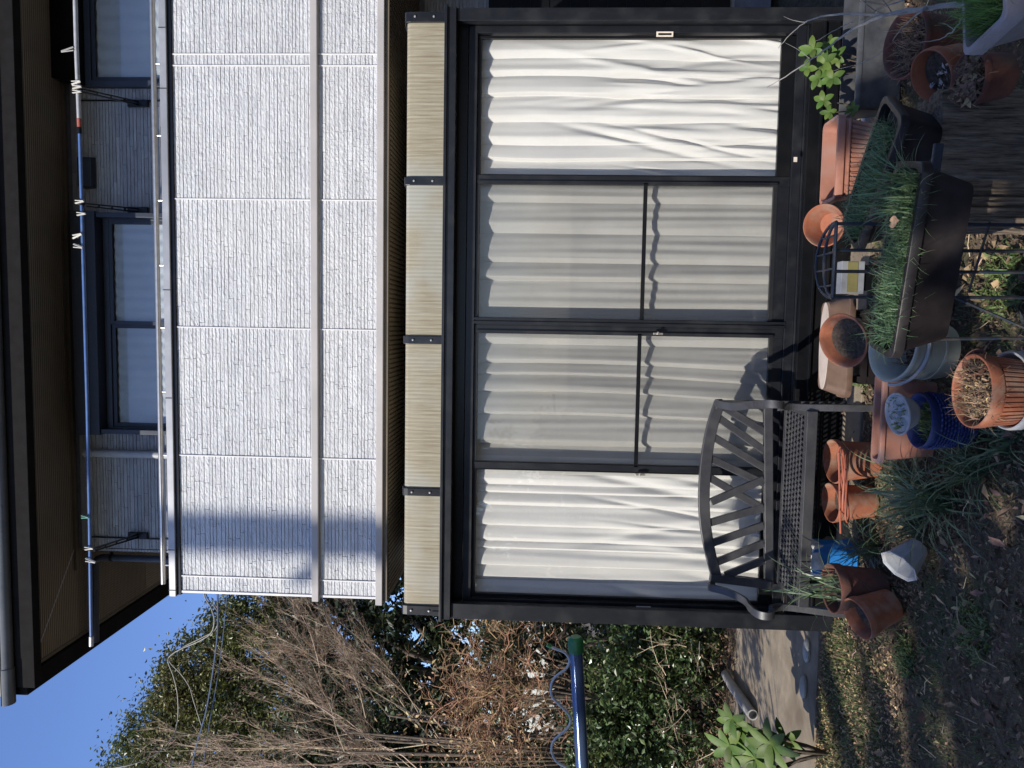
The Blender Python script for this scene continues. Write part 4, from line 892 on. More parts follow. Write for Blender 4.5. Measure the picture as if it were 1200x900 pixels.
# three pots near the photo top edge
c = P(1056, 52, -1.45); ax = Vector((-.05, -.2, 1)).normalized()
t = round_pot('terracotta_pot', tuple(c-ax*.21), 'wide broken brown pot full of dead stems beyond the plain orange pot', .132, .20, M['terra2'], axis=ax, taper=.75, rimh=.14, soil=.78)
L5 = Vector(t['_top']); m = blades(260, disc_pt(tuple(L5), .10), .09, .003, 1.0, .8, 91, segs=4); m.build('dead_stems', M['dry'], t); m = litter(200, disc_pt(tuple(L5), .10), .025, 92); m.build('dead_leaves', M['dry'], t)
c = P(1093, 88, -1.8); ax = Vector((-.42, -.22, .88)).normalized()
t = round_pot('terracotta_pot', tuple(c-ax*.125), 'plain thick-rimmed orange pot tilted towards the timber block', .092, .135, M['terra'], axis=ax, taper=.74, rimh=.30, rimt=.10, soil=.62)
m = litter(60, disc_pt(tuple(t['_top']), .07), .018, 98); m.build('gravel_bits', M['pebble'], t)
c = P(1134, 93, -1.98); ax = Vector((-.12, -.1, 1)).normalized()
t = round_pot('terracotta_pot', tuple(c-ax*.13), 'dark brown pot heaped with dead leaves between the orange pot and the corner planter', .088, .13, M['terra2'], axis=ax, taper=.8, rimh=.2, soil=.92)
L6 = Vector(t['_top']); m = litter(260, disc_pt(tuple(L6), .08), .03, 94, flat=.9); m.build('dead_leaves', M['dry'], t); m = blades(60, disc_pt(tuple(L6), .09), .07, .003, 1.0, .8, 95); m.build('dead_stems', M['dry'], t)
# edging stone and pipes
t = thing('edging_block', tuple(G(1024, 80, 0)), 'pale stone edging block between the grey trough and the dead leaves', 'edging stone'); a, b = G(1020, 56, .05), G(1021, 100, .05); m = MB(); m.box((b.x, a.y, 0), (a.x, a.y+.07, .05)); m.build('block', M['concrete'], t, bevel=.008)
t = thing('edging_block', tuple(G(1024, 130, 0)), 'pale grey rail stone beside the pink ribbed planter end', 'edging stone'); a, b = G(1012, 104, .05), G(1012, 160, .05); m = MB(); m.box((b.x, a.y-.03, 0), (a.x, a.y+.01, .05)); m.build('block', M['whitepl'], t, bevel=.008)
# leafy plant behind the trough
def leaf_mesh(m, p, d, up, L, Wd, curl=.25, fold=.15, n=6):
    d = Vector(d).normalized(); up = Vector(up); s = d.cross(up).normalized(); up = s.cross(d); g = []; a = Vector(p)
    rows = []
    for k in range(n+1):
        u = k/n; w_ = Wd*.5*(math.sin(math.pi*min(1, u*.93+.05))**.8); rows.append([a-s*w_+up*fold*w_, a, a+s*w_+up*fold*w_]); a = a+d*L/n; d = (d-up*curl/n*2).normalized(); up = s.cross(d)
    m.grid(rows)
def leafy(name, base, label, n, H, L, Wd, mat, seed, stems=3, lean=(0, 0), cat='plant'):
    t = thing(name, tuple(base), label, cat); r = random.Random(seed); m = MB(); ms = MB()
    for s in range(stems):
        a = r.uniform(0, 6.28); tip = Vector(base)+Vector((math.cos(a)*H*.3+lean[0], math.sin(a)*H*.3+lean[1], H*r.uniform(.7, 1.05))); ms.tube([base, Vector(base).lerp(tip, .5)+Vector((0, 0, H*.05)), tip], [.004, .003, .002], 6)
        for k in range(n//stems):
            u = r.uniform(.25, 1); p = Vector(base).lerp(tip, u); g = r.uniform(0, 6.28); leaf_mesh(m, p, (math.cos(g), math.sin(g), r.uniform(.1, .7)), (0, 0, 1), L*r.uniform(.6, 1.1), Wd*r.uniform(.7, 1.1), curl=.5)
    ms.build('stem', M['bark'], t); m.build('leaves', mat, t, smooth=True); return t
def leafball(base, heads, label, seed):
    t = thing('leafy_plant', tuple(base), label, 'plant'); r = random.Random(seed); m = MB(); ms = MB(); b = Vector(base)
    for h, n, L in heads:
        h = Vector(h); ms.tube([b, b.lerp(h, .5)+Vector((0, 0, .03)), h], [.005, .004, .0025], 6)
        for k in range(n):
            g = 2*math.pi*k/n+r.uniform(-.3, .3); leaf_mesh(m, h, Vector((math.cos(g), .5*math.sin(g), .85*math.sin(g)))+Vector((-.1, -.8, .6))*r.uniform(.1, .6), (-.1, -.75, .65), L*r.uniform(.55, .95), L*.42, curl=.35, fold=.2, n=7)
    ms.build('stem', M['bark'], t); m.build('leaves', M['leafD'], t, smooth=True)
hd = [(P(953, 58, -.42), 6, .085), (P(966, 74, -.40), 7, .09), (P(975, 92, -.42), 6, .085), (P(958, 92, -.38), 5, .08), (P(980, 66, -.40), 6, .07), (P(946, 80, -.40), 4, .08), (P(972, 52, -.38), 5, .07)]
leafball(on(P(985, 78, -.32), 0), hd, 'bright green leafy plant rising behind the grey trough', 5)
leafball(on(P(985, 128, -.40), 0), [(P(965, 118, -.45), 5, .075), (P(972, 132, -.48), 5, .06), (P(1000, 128, -.66), 6, .05)], 'small green plant squeezed between grey trough and pink ribbed planter', 6)
# bare branches crossing the corner
br = thing('bare_branch', tuple(P(1150, -30, -2.4)), 'bare grey branches reaching across the pots towards the sunroom', 'branch')
def branch(pts, r0, Y0, Y1):
    m = MB(); n = len(pts); rr = random.Random(len(pts)*7+int(r0*1e5)); c = cm(pts, 5)
    P3 = [P(c[i][0], c[i][1], Y0+(Y1-Y0)*i/(len(c)-1))+Vector((rr.uniform(-.002, .002),)*3) for i in range(len(c))]
    m.tube(P3, [r0*(1-.8*i/(len(c)-1)) for i in range(len(c))], 6); return m
for pts, r0, Y0, Y1 in (
    ([(1165, 8), (1120, 6), (1085, 10), (1050, 14), (1015, 27), (990, 40), (965, 60), (935, 80), (900, 102)], .009, -2.35, -1.2),
    ([(1085, 10), (1060, 15), (1030, 17), (995, 16), (970, 18), (950, 23), (930, 36), (912, 56)], .0065, -2.1, -1.0),
    ([(1082, 12), (1062, 28), (1045, 48)], .004, -2.1, -1.7),
    ([(1130, 17), (1118, 35), (1100, 46), (1078, 50)], .0035, -2.2, -1.9), ([(1118, 35), (1108, 28), (1100, 27)], .002, -2.1, -2.05),
    ([(1060, 0), (1035, 9), (1020, 20), (1005, 33)], .003, -1.9, -1.5), ([(1030, -6), (1045, 14), (1046, 20)], .0025, -1.9, -1.8), ([(1000, -8), (1025, 12), (1040, 16)], .003, -1.9, -1.8),
    ([(1035, 60), (1018, 70), (1000, 77), (975, 83)], .002, -1.5, -1.2), ([(1000, 26), (985, 32), (960, 46), (940, 56)], .0022, -1.4, -1.1), ([(948, 68), (935, 58), (920, 50)], .0018, -1.1, -1.0), ([(945, 26), (930, 24), (918, 19)], .0018, -1.1, -1.0)):
    branch(pts, r0, Y0, Y1).build('twig', M['greybark'], br, smooth=True)
# ================================================================ GROUND
def hgt(x, y):
    return .012*math.sin(x*2.1+y)*math.sin(y*2.7)+.008*math.sin(x*7+1)*math.sin(y*6)
gx_ = np.concatenate([np.linspace(-60, -6, 12), np.linspace(-5.4, 4, 90), np.linspace(5, 60, 12)]); gy_ = np.concatenate([np.linspace(-60, -8, 10), np.linspace(-7, 6, 110), np.linspace(8, 90, 12)])
m = MB(); m.grid([[(x, y, (hgt(x, y) if (-5.4 < x < 4 and -7 < y < 6) else 0)-.02-(0.05 if y > -.05 and x > xL-.2 and y < 7 and x < 5 else 0)) for y in gy_] for x in gx_])
tag(m.build('ground', M['ground'], smooth=True), kind='structure')
# concrete path beside the house
m = MB(); m.grid([[(x, y, .004+.003*math.sin(x*3)*math.sin(y*5)) for y in np.linspace(.22, 2.25, 20)] for x in np.linspace(-9, xL-.02, 40)]); g = m.build('path', M['concrete'], smooth=True); tag(g, kind='structure')
m = MB(); m.box((-9, .215, -.06), (xL-.02, .2195, .0035)); m.build('path_edge', M['concrete'], g)
m = MB(); m.box((xL+.3, -.26, -.05), (xR+2.5, .0, .012)); o = m.build('foundation_strip', M['concrete'], bevel=.006); tag(o, kind='structure')
# ground litter, weeds
def area(x0, x1, y0, y1, z=-.008):
    return lambda r: (r.uniform(x0, x1), r.uniform(y0, y1), z)
tag(litter(30000, area(-3.4, 2.2, -3.4, .2), .020, 201, flat=.5).build('dead_leaf_litter', M['dry']), kind='stuff')
tag(litter(1300, area(-3.4, 2.2, -3.4, .2), .028, 202, flat=.7).build('pale_leaf_litter', M['drypale']), kind='stuff')
tag(litter(420, lambda r: (r.gauss(.0, .9), r.gauss(-1.7, .5), .0), .055, 211, flat=.6).build('large_fallen_leaves', M['dry']), kind='stuff')
tag(litter(120, lambda r: (r.gauss(-.3, .8), r.gauss(-1.6, .5), .004), .05, 212, flat=.7).build('pale_fallen_leaves', M['drypale']), kind='stuff')
m = MB(); r = random.Random(5)
for _ in range(160):
    p = Vector((r.uniform(-3, 1.5), r.uniform(-2.9, 0), .006)); a = r.uniform(0, 6.28); d = Vector((math.cos(a), math.sin(a), r.uniform(0, .2)))*r.uniform(.04, .16); m.tube([p, p+d*.5+Vector((r.gauss(0, .01), r.gauss(0, .01), .008)), p+d], [.0022, .002, .0012], 4)
tag(m.build('fallen_twigs', M['twig']), kind='stuff')
tag(litter(11000, area(-3.4, 2.2, -3.4, .1), .032, 213, flat=1.1).build('soil_clods', M['ground']), kind='stuff')
def clumpy(x0, x1, y0, y1, seed, n=60, sd=.12):
    rr = random.Random(seed); C = [(rr.uniform(x0, x1), rr.uniform(y0, y1)) for _ in range(n)]
    def f(r):
        c = r.choice(C); return (c[0]+r.gauss(0, sd), min(c[1]+r.gauss(0, sd), .16), -.012)
    return f
m = blades(24000, clumpy(-3.4, 2, -3.3, .1, 5, 150), .034, .0032, .8, .6, 203, segs=3, jitter=.6); tag(m.build('ground_weeds', M['weed']), kind='stuff')
m = blades(8000, area(-3.6, xL+.1, -.7, .16, -.012), .030, .004, .9, .4, 204, segs=2, jitter=.6); tag(m.build('low_weeds', M['weed']), kind='stuff')
m = litter(7000, area(-4.4, xL+.2, -.85, .2), .020, 205, flat=.5); tag(m.build('leaf_crumbs', M['drypale']), kind='stuff')  # leaf crumbs, pale and dense to brighten the sunlit strip of ground
m = litter(700, lambda r: (r.gauss(G(1036, 70).x, .11), r.gauss(G(1036, 70).y, .05), .01), .030, 206, flat=.6); tag(m.build('sunlit_leaf_pile', M['drypale']), kind='stuff')
# strappy clumps
def clump(c, n, L, w_, label, seed, spread=.75, droop=.9, name='strappy_plant', mat='strap', rx=.06, lean=(0, 0)):
    t = thing(name, tuple(c), label, 'plant'); m = blades(n, disc_pt(tuple(c), rx), L, w_, spread, droop, seed, segs=8, jitter=.35, lean=lean); m.build('leaves', M[mat], t, smooth=True); return t
def gp(px, py): c = G(px, py, 0); c.z = -.01; return c
clump(gp(1110, 585), 120, .36, .011, 'big clump of arching strappy leaves left of the stacked pots', 1)
clump(gp(1062, 560), 80, .25, .007, 'thin strappy clump by the end of the dull pink planter', 2)
clump(gp(1078, 615), 90, .25, .006, 'grassy tuft beside the tipped faceted pot', 3)
clump(gp(1025, 640), 70, .30, .007, 'long leaning tuft in front of the blue bag', 4, lean=(-.25, -.05))
clump(gp(1150, 545), 80, .30, .008, 'strappy tuft just below the stacked ribbed pot', 6)
clump(gp(1090, 452), 45, .30, .006, 'dark grassy tuft between the bucket and the navy pot', 7)
clump(gp(1186, 520), 36, .24, .009, 'low strappy tuft at the photo edge below the stack', 8)
clump(gp(1060, 770), 240, .055, .010, 'low leafy weed patch beside the tipped leftmost terracotta pot', 9, spread=1.0, name='weed_patch', mat='weed', rx=.09)
clump(gp(1140, 740), 260, .05, .008, 'low green weed patch in the shade near the photo edge', 10, spread=1.0, name='weed_patch', mat='weed', rx=.13)
clump(gp(1175, 330), 200, .07, .012, 'broad weed patch behind the wire stand legs', 11, spread=1.0, name='weed_patch', mat='weed', rx=.14)
clump(gp(1012, 440), 90, .10, .012, 'bright small weeds behind the dull pink planter', 12, spread=.9, name='weed_patch', mat='weed', rx=.07)
# stones on the path
for (px, py, L, lb) in ((947, 762, .090, 'smooth pale stone on the path, nearer the sunroom'), (943, 805, .085, 'smooth blue-grey stone on the path, farther from the sunroom')):
    c = G(px, py, .01); t = thing('pebble', (c.x, c.y, .004), lb, 'stone'); m = MB(); g = []
    for i in range(9):
        a = math.pi*i/8; g.append([(c.x+math.cos(a)*L*.95, c.y+math.sin(a)*math.cos(b)*.04*(1+.1*math.sin(3*b)), .018+math.sin(a)*math.sin(b)*.026) for b in np.linspace(0, 2*math.pi, 15)])
    m.grid(g); m.build('stone', M['pebble'], t, smooth=True)
# white pipe log by the shrubs
a = G(850, 790, .05); b = G(882, 838, .05); t = thing('cut_log', tuple((a+b)/2), 'pale hollow cut log lying between shrubs and path', 'log')
m = MB(); m.tube([a, a.lerp(b, .3)+Vector((0, 0, .008)), b], [.040, .042, .044], 14); m.build('log', M['pebble'], t, smooth='auto')
m = MB(); d = (b-a).normalized(); m.tube([b-d*.01, b+d*.003], .032, 12); m.build('hollow_shade_disc', M['dark'], t)  # dark disc in place of the shade inside the log

# ================================================================ FOLIAGE
GAPS = []      # spots to be sunlit; hedge leaves in the sun's way are cut out
def leafcloud(clusters, n, size, seed, asp=.5, shell=.35, gaps=False):
    """clusters: (centre, (rx,ry,rz)); leaves fill each ellipsoid, denser outside, grouped in clumps"""
    r = np.random.default_rng(seed); vol = np.array([c[1][0]*c[1][2] for c in clusters]); cnt = (n*vol/vol.sum()).astype(int); out = []
    for (c, R_), k in zip(clusters, cnt):
        nc = max(6, k//55); d = r.normal(size=(nc, 3)); d /= np.linalg.norm(d, axis=1)[:, None]; q = r.uniform(shell, 1.08, nc)**.7
        cc = np.array(tuple(c))+d*q[:, None]*np.array(R_); cs = r.uniform(.5, 1.3, nc)*min(R_)*.22
        i = r.integers(0, nc, k); out.append(cc[i]+r.normal(size=(k, 3))*cs[i][:, None])
    C = np.concatenate(out)
    if gaps:
        keep = np.ones(len(C), bool)
        for z0, (ax, ay), (bx_, by_), hw in GAPS:
            g = C-np.array(tuple(S))*((C[:, 2:3]-z0)/S.z); d = np.array([bx_-ax, by_-ay]); L = np.linalg.norm(d); d = d/L; q = g[:, :2]-np.array([ax, ay]); t_ = q@d; s_ = q@np.array([-d[1], d[0]])
            keep &= ~((t_ > 0) & (t_ < L) & (np.abs(s_) < hw*(1+.35*np.sin(t_*9))))
        C = C[keep]
    k = len(C)
    u = r.normal(size=(k, 3)); u[:, 2] = u[:, 2]*.6-.35; u /= np.linalg.norm(u, axis=1)[:, None]; v = np.cross(u, r.normal(size=(k, 3))); v /= np.linalg.norm(v, axis=1)[:, None]; s = (size*r.uniform(.55, 1.35, k))[:, None]
    nrm = np.cross(u, v)
    Q = np.stack([C-u*s*.5, C+v*s*asp*.5+nrm*s*.10, C+u*s*.5, C-v*s*asp*.5+nrm*s*.10], 1)
    m = MB(); m.quads(Q); return m
def twigset(m, stems, nsub, lsub, r0, seed, ang=.5, nss=0, wig=.05):
    """stems: list of (p0,p1); thin tapering tubes with side twigs"""
    r = random.Random(seed)
    def rv(): return Vector((r.gauss(0, 1), r.gauss(0, 1), r.gauss(0, 1)))
    for p0, p1 in stems:
        p0 = Vector(p0); p1 = Vector(p1); L = (p1-p0).length; pts = [p0]; k = 7; bow = rv()*L*.05
        for i in range(1, k+1): u = i/k; pts.append(p0.lerp(p1, u)+bow*math.sin(math.pi*u)+rv()*L*wig*.15)
        m.tube(pts, [r0*(1-.8*i/k) for i in range(k+1)], 4, cap=False)
        for _ in range(nsub):
            u = r.uniform(.15, 1); i = min(int(u*k), k-1); q = pts[i].lerp(pts[i+1], u*k-i); d = ((p1-p0).normalized()+rv()*ang).normalized(); l = lsub*r.uniform(.4, 1.2)
            e1_ = q+d*l*.5+rv()*l*.06; e2_ = q+(d+rv()*.15).normalized()*l; m.tube([q, e1_, e2_], [r0*.35, r0*.25, r0*.12], 3, cap=False)
            for _ in range(nss):
                w_ = q.lerp(e2_, r.uniform(.3, 1)); m.tube([w_, w_+(d+rv()*.7).normalized()*l*r.uniform(.2, .45)], [r0*.2, r0*.1], 3, cap=False)
    return m
def E(px, py, Y, rx, rz=None, ry=None): return (P(px, py, Y), (rx, ry or rx, rz or rx))
def tree(name, label, clusters, n, size, mat, seed, trunk, tr=.09, asp=.5, cat='tree', shell=.35, group=None, gaps=False):
    t = thing(name, trunk[0], label, cat, group)
    leafcloud(clusters, n, size, seed, asp, shell, gaps).build('crown', mat, t)
    m = MB(); m.tube(trunk, [tr*(1-.55*i/(len(trunk)-1)) for i in range(len(trunk))], 10); r = random.Random(seed)
    for c, R_ in clusters:
        k = min(range(len(trunk)), key=lambda i: (Vector(trunk[i])-c).length); a = Vector(trunk[max(0, k-1)]); m.tube([a, a.lerp(c, .5)+Vector((r.uniform(-.1, .1), r.uniform(-.1, .1), .05)), c], [tr*.45, tr*.3, tr*.1], 6)
    m.build('trunk', M['bark'], t, smooth=True); return t
# tall evergreen whose slanting outline meets the sky
Yt = 6.0
cl = [E(262, 735, Yt, .42), E(300, 720, Yt, .5), E(232, 775, Yt, .5), E(208, 815, Yt, .48), E(180, 850, Yt, .42), E(160, 890, Yt, .45), E(195, 900, Yt, .6), E(255, 820, Yt, .75), E(240, 890, Yt, .9), E(320, 800, Yt+.3, .9), E(330, 900, Yt+.3, 1.0), E(155, 960, Yt, .6), E(280, 980, Yt, 1.1), E(420, 850, Yt+.4, 1.0), E(420, 960, Yt+.4, 1.1), E(345, 720, Yt+.3, .6)]
bx = P(400, 900, Yt).x
tree('evergreen_tree', 'tall olive-green evergreen whose slanting crown meets the blue sky', cl, 135000, .062, M['leafA'], 31, [(bx, Yt+.1, 0), (bx+.1, Yt+.1, 1.5), (bx+.2, Yt, 3.2), (bx+.1, Yt, 4.8), (bx, Yt, 6.2)], .14)
Yd = 4.9  # evergreen in shade, with the shade put into its leaf colour
cl = [E(380, 705, Yd, .38), E(350, 750, Yd, .4), E(415, 730, Yd, .42), E(455, 700, Yd, .4), E(500, 720, Yd+.2, .42), E(450, 770, Yd+.2, .42), E(500, 790, Yd+.2, .42), E(530, 740, Yd+.3, .4), E(470, 840, Yd, .55), E(400, 800, Yd+.2, .5), E(520, 860, Yd+.2, .55), E(450, 900, Yd, .6), E(540, 910, Yd+.3, .6), E(380, 870, Yd+.2, .6), E(570, 830, Yd+.4, .5), E(590, 760, Yd+.4, .42), E(430, 960, Yd, .7), E(525, 680, Yd+.2, .4), E(560, 700, Yd+.3, .4)]
bx = P(500, 800, Yd).x
tree('shaded_evergreen', 'glossy evergreen, its shade put into the dark leaf colour, with small sky gaps, behind the sunroom roof corner', cl, 34000, .10, M['leafB'], 32, [(bx, Yd+.1, 0), (bx+.05, Yd+.1, 1.3), (bx, Yd, 2.4), (bx+.15, Yd, 3.4)], .10, shell=.5)
# bare pale shrub fanning up
Yb_ = 3.3
t = thing('bare_shrub', P(900, 840, Yb_).xyz[:], 'pale bare twiggy shrub fanning up across the evergreen', 'shrub'); bs = P(560, 880, Yb_); root_ = Vector((bs.x, Yb_, 0)); t.location = root_; t['_w'] = list(root_)
rr = random.Random(77); stems = []
tips = [(152, 905), (170, 880), (190, 855), (215, 830), (235, 800), (228, 735), (246, 715), (262, 770), (285, 740), (300, 706), (318, 730), (335, 760), (300, 820), (270, 860), (240, 890), (355, 700), (372, 715), (400, 790), (415, 770), (385, 830), (345, 850), (310, 890), (200, 900), (325, 705), (270, 720)]
for (a, b) in [q for q in tips if q[0] > 255 or q[1] > 850 or (q[0] > 205 and q[1] > 845)]:
    Yq = Yb_+rr.uniform(-.5, .5); q = P(rr.uniform(400, 520), 860+rr.uniform(-10, 60)+(b-800)*.25, Yq); tq = P(a, b, Yq+rr.uniform(-.2, .2)); stems.append((q, tq)); stems.append((q.lerp(tq, rr.uniform(.2, .5))+Vector((rr.uniform(-.25, .25), rr.uniform(-.2, .2), 0)), tq+Vector((rr.uniform(-.3, .3), rr.uniform(-.2, .2), rr.uniform(-.35, 0)))))
m = MB(); twigset(m, stems, 34, .32, .0062, 78, ang=.26, nss=6); m.build('twigs', M['twig'], t)
m = MB()
for q, _ in stems[::2]: m.tube([root_+Vector((rr.uniform(-.1, .1), rr.uniform(-.1, .1), 0)), root_.lerp(q, .5)+Vector((0, 0, .15)), q], [.022, .016, .011], 5)
m.build('stems', M['bark'], t, smooth=True)
# rusty tangled bush
Yr = 2.9
rb = thing('dry_bush', (P(600, 830, Yr).x, Yr, 0), 'rusty brown dry tangled bush next to the sunroom, behind the blue pole', 'bush')
rr = random.Random(88); m = MB()
def rp_(): 
    a = rr.uniform(0, 6.28); return (585+rr.gauss(0, 34), 825+rr.gauss(0, 62), Yr+rr.gauss(0, .22))
for _ in range(420):
    a = rp_(); p = P(*a); d = Vector((rr.gauss(0, 1), rr.gauss(0, .6), rr.gauss(.45, .8))).normalized(); L = rr.uniform(.15, .45); pts = [p]
    for k in range(4): d = (d+Vector((rr.gauss(0, .35), rr.gauss(0, .35), rr.gauss(-.05, .35)))).normalized(); pts.append(pts[-1]+d*L/4)
    m.tube(pts, [.0045, .004, .0032, .0024, .0014], 4, cap=False)
    for _ in range(5):
        q = pts[rr.randint(1, 4)]; dd = Vector((rr.gauss(0, 1), rr.gauss(0, .7), rr.gauss(.2, .8))).normalized(); m.tube([q, q+dd*.06+Vector((0, 0, .01)), q+dd*.13], [.0022, .0018, .001], 3, cap=False)
m.build('twigs', M['twig2'], rb)
m = litter(900, lambda r: tuple(P(560+r.gauss(0, 45), 855+r.gauss(0, 45), Yr+r.gauss(0, .2))), .045, 89, flat=1.2); m.build('clinging_leaves', M['drypale'], rb)
m = litter(700, lambda r: tuple(P(600+r.gauss(0, 40), 780+r.gauss(0, 60), Yr+r.gauss(0, .2))), .035, 90, flat=1.2); m.build('brown_leaves', M['dry'], rb)
m = MB(); b0 = Vector(rb.location)
for _ in range(9): q = P(620+rr.uniform(-20, 20), 825+rr.uniform(-60, 60), Yr); m.tube([b0+Vector((rr.uniform(-.15, .15), rr.uniform(-.1, .1), 0)), b0.lerp(q, .6)+Vector((rr.uniform(-.08, .08), 0, 0)), q], [.02, .014, .007], 6)
m.build('stems', M['bark'], rb, smooth=True)
# old curved trunk seen behind the sunroom corner
t = thing('crooked_tree', (P(700, 745, 3.4).x, 3.4, 0), 'crooked bare forked branch behind the green capped pole', 'tree'); m = MB()
for pts, r0 in (([(740, 800), (728, 765), (716, 747), (700, 752), (672, 765), (648, 790)], .028), ([(716, 747), (735, 757), (760, 775)], .018), ([(665, 735), (655, 748), (648, 745)], .02)): m.tube([P(a, b, 3.4) for a, b in pts], [r0*(1-.5*i/len(pts)) for i in range(len(pts))], 8)
q = P(740, 800, 3.4); m.tube([Vector((q.x, 3.4, 0)), q], [.05, .028], 8); m.build('trunk', M['bark'], t, smooth=True)
# green shrubs along the path
Yg = 2.75
for i, (cl, n, lb, mt) in enumerate((
    ([E(715, 790, Yg, .30), E(700, 850, Yg, .30), E(735, 830, Yg, .30), E(760, 800, Yg, .28), E(700, 900, Yg, .3), E(740, 890, Yg, .32)], 9500, 'leafy green shrub beside the rusty bush, right under the blue pole', 'leafC'),
    ([E(750, 745, Yg+.2, .28), E(790, 752, Yg+.1, .30), E(820, 745, Yg, .26), E(800, 785, Yg, .25)], 6000, 'glossy green shrub close against the sunroom corner', 'leafC'),
    ([E(790, 850, Yg, .28), E(830, 800, Yg-.1, .16), E(775, 890, Yg, .3), E(820, 880, Yg, .22), E(840, 840, Yg-.1, .14)], 5200, 'loose green shrub with brown patches above the path and cut log', 'leafC'))):
    x0 = sum(c[0].x for c in cl)/len(cl)
    tree('green_shrub', lb, cl, n, .062, M[mt], 40+i, [(x0, Yg, 0), (x0+.03, Yg, .3), (x0, Yg, .7)], .03, cat='shrub', asp=.55)
t = thing('dry_undergrowth', (P(830, 830, 2.4).x, 2.45, 0), 'thin tangle of dry sticks in front of the loose green shrub', 'twigs'); m = MB(); st = []
for _ in range(46): a = P(rr.uniform(780, 858), rr.uniform(745, 900), 2.4+rr.uniform(-.1, .2)); st.append((a, a+Vector((rr.gauss(0, .2), rr.gauss(0, .1), rr.gauss(.12, .12)))))
twigset(m, st, 4, .10, .0045, 5, ang=.8, nss=1); m.build('sticks', M['twig'], t)
m = litter(1500, lambda r: (r.uniform(P(850, 900, 2.5).x-1, xL), r.uniform(2.15, 3.2), .01), .045, 207, flat=.6); tag(m.build('leaf_drift', M['dry']), kind='stuff')
m = litter(1600, lambda r: tuple(P(r.uniform(800, 862), r.uniform(745, 900), 2.55+r.uniform(-.1, .25))), .03, 208, flat=1.2); m.build('dead_leaves', M['dry'], t)
# hanging hedge line far behind
cl = []
for k in range(26): cl.append((Vector((-14+k*.5, 8.2+.4*math.sin(k*1.7), .95+.15*math.sin(k*2.3))), (.6, .5, 1.05)))
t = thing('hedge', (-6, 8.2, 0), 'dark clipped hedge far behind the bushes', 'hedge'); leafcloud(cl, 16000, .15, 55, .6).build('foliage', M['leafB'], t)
cl = [E(600, 745, 4.2, .32), E(650, 735, 4.2, .3), E(700, 745, 4.2, .35), E(590, 880, 4.3, .35), E(660, 890, 4.3, .35), E(700, 860, 4.2, .35), E(690, 790, 4.2, .28), E(590, 790, 4.3, .32), E(640, 775, 4.2, .26), E(632, 878, 4.2, .22), E(655, 838, 4.2, .12), E(745, 800, 4.0, .4), E(745, 880, 4.0, .4), E(745, 735, 4.0, .35), E(800, 760, 3.9, .4), E(800, 860, 3.9, .4), E(800, 960, 3.9, .4), E(700, 960, 4.2, .5), E(740, 1060, 4.1, .5), E(680, 1060, 4.2, .5), E(600, 970, 4.3, .5), E(560, 1060, 4.3, .6), E(800, 1060, 4.0, .4)]
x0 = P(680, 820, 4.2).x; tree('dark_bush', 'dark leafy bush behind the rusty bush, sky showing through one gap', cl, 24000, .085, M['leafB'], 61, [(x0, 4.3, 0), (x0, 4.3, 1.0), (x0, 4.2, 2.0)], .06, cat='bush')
# broad leaved plant
c = G(935, 872, 0); c = P(903, 872, .75); c = P(903, 872, -.1); b0 = Vector((c.x-.1, -.0, 0)); t = thing('broad_leaved_plant', tuple(b0), 'bright broad-leaved plant with a star of big leaves at the path edge', 'plant')
m = MB(); ms = MB(); rr = random.Random(3)
for hx, hy, hz, n, L in ((c.x, -.1, c.z, 8, .17), (c.x-.16, .0, c.z+.06, 7, .17), (c.x-.02, .08, c.z+.14, 7, .17), (c.x+.07, .05, c.z+.20, 7, .14), (c.x-.24, -.02, c.z-.05, 7, .18), (c.x-.05, .05, c.z-.14, 6, .15), (c.x-.14, .1, c.z+.2, 7, .16), (c.x-.30, .05, c.z+.12, 7, .17)):
    hp = Vector((hx, hy, hz)); ms.tube([b0, b0.lerp(hp, .5)+Vector((rr.uniform(-.03, .03), 0, 0)), hp], [.012, .009, .006], 7); a0 = rr.uniform(0, 6)
    for k in range(n): g = a0+2*math.pi*k/n+rr.uniform(-.2, .2); leaf_mesh(m, hp, Vector((math.cos(g), .62*math.sin(g), .78*math.sin(g)))+Vector((-.1, -.75, .65))*rr.uniform(.2, .55), (-.1, -.75, .65), L*rr.uniform(.75, 1.1), L*.36, curl=.28, fold=.22, n=8)
ms.build('stem', M['bark'], t, smooth=True); m.build('leaves', M['leafD'], t, smooth=True)

# ================================================================ POLE, WIRES, THINGS BEHIND THE CAMERA
Yn = -2.95
t = thing('garden_laundry_pole', tuple(P(678, 830, Yn)), 'glossy navy steel pole with a green end cap, close to the camera', 'pole')
a, b = P(675, 762, Yn), P(684.5, 940, Yn); d = (b-a).normalized(); m = MB(); m.tube([a, b+d*1.2], .0150, 20); m.build('tube', M['polen'], t, smooth='auto')
m = MB(); c0, c1_ = P(674.2, 746, Yn), P(675.2, 763.5, Yn); dd = (c1_-c0).normalized(); m.tube([c0, c0+dd*.003, c0+dd*.008, c1_], [.012, .0155, .0175, .0178], 20); m.build('end_cap', M['green'], t, smooth='auto')
wv = cm([(644, 757), (652, 760.5), (662, 765), (667.5, 774), (663, 784), (650, 794), (645.5, 806), (648, 818), (658, 828), (667, 838), (668, 848), (660, 858), (649, 868), (646.5, 880), (652, 892), (664, 900), (671, 908), (672, 930)], 4)
w2_ = thing('wavy_rod', tuple(P(656, 820, Yn)), 'thin wavy steel hanger rod with a green tip above the navy pole', 'hanger rod'); m = MB(); m.tube([P(a, b, Yn-.0) for a, b in wv], .0030, 9); m.build('rod', M['polew'], w2_, smooth='auto')
m = MB(); m.tube([P(641, 755.5, Yn), P(645.5, 757.7, Yn)], .0048, 9); m.build('tip', M['green'], w2_, smooth='auto')
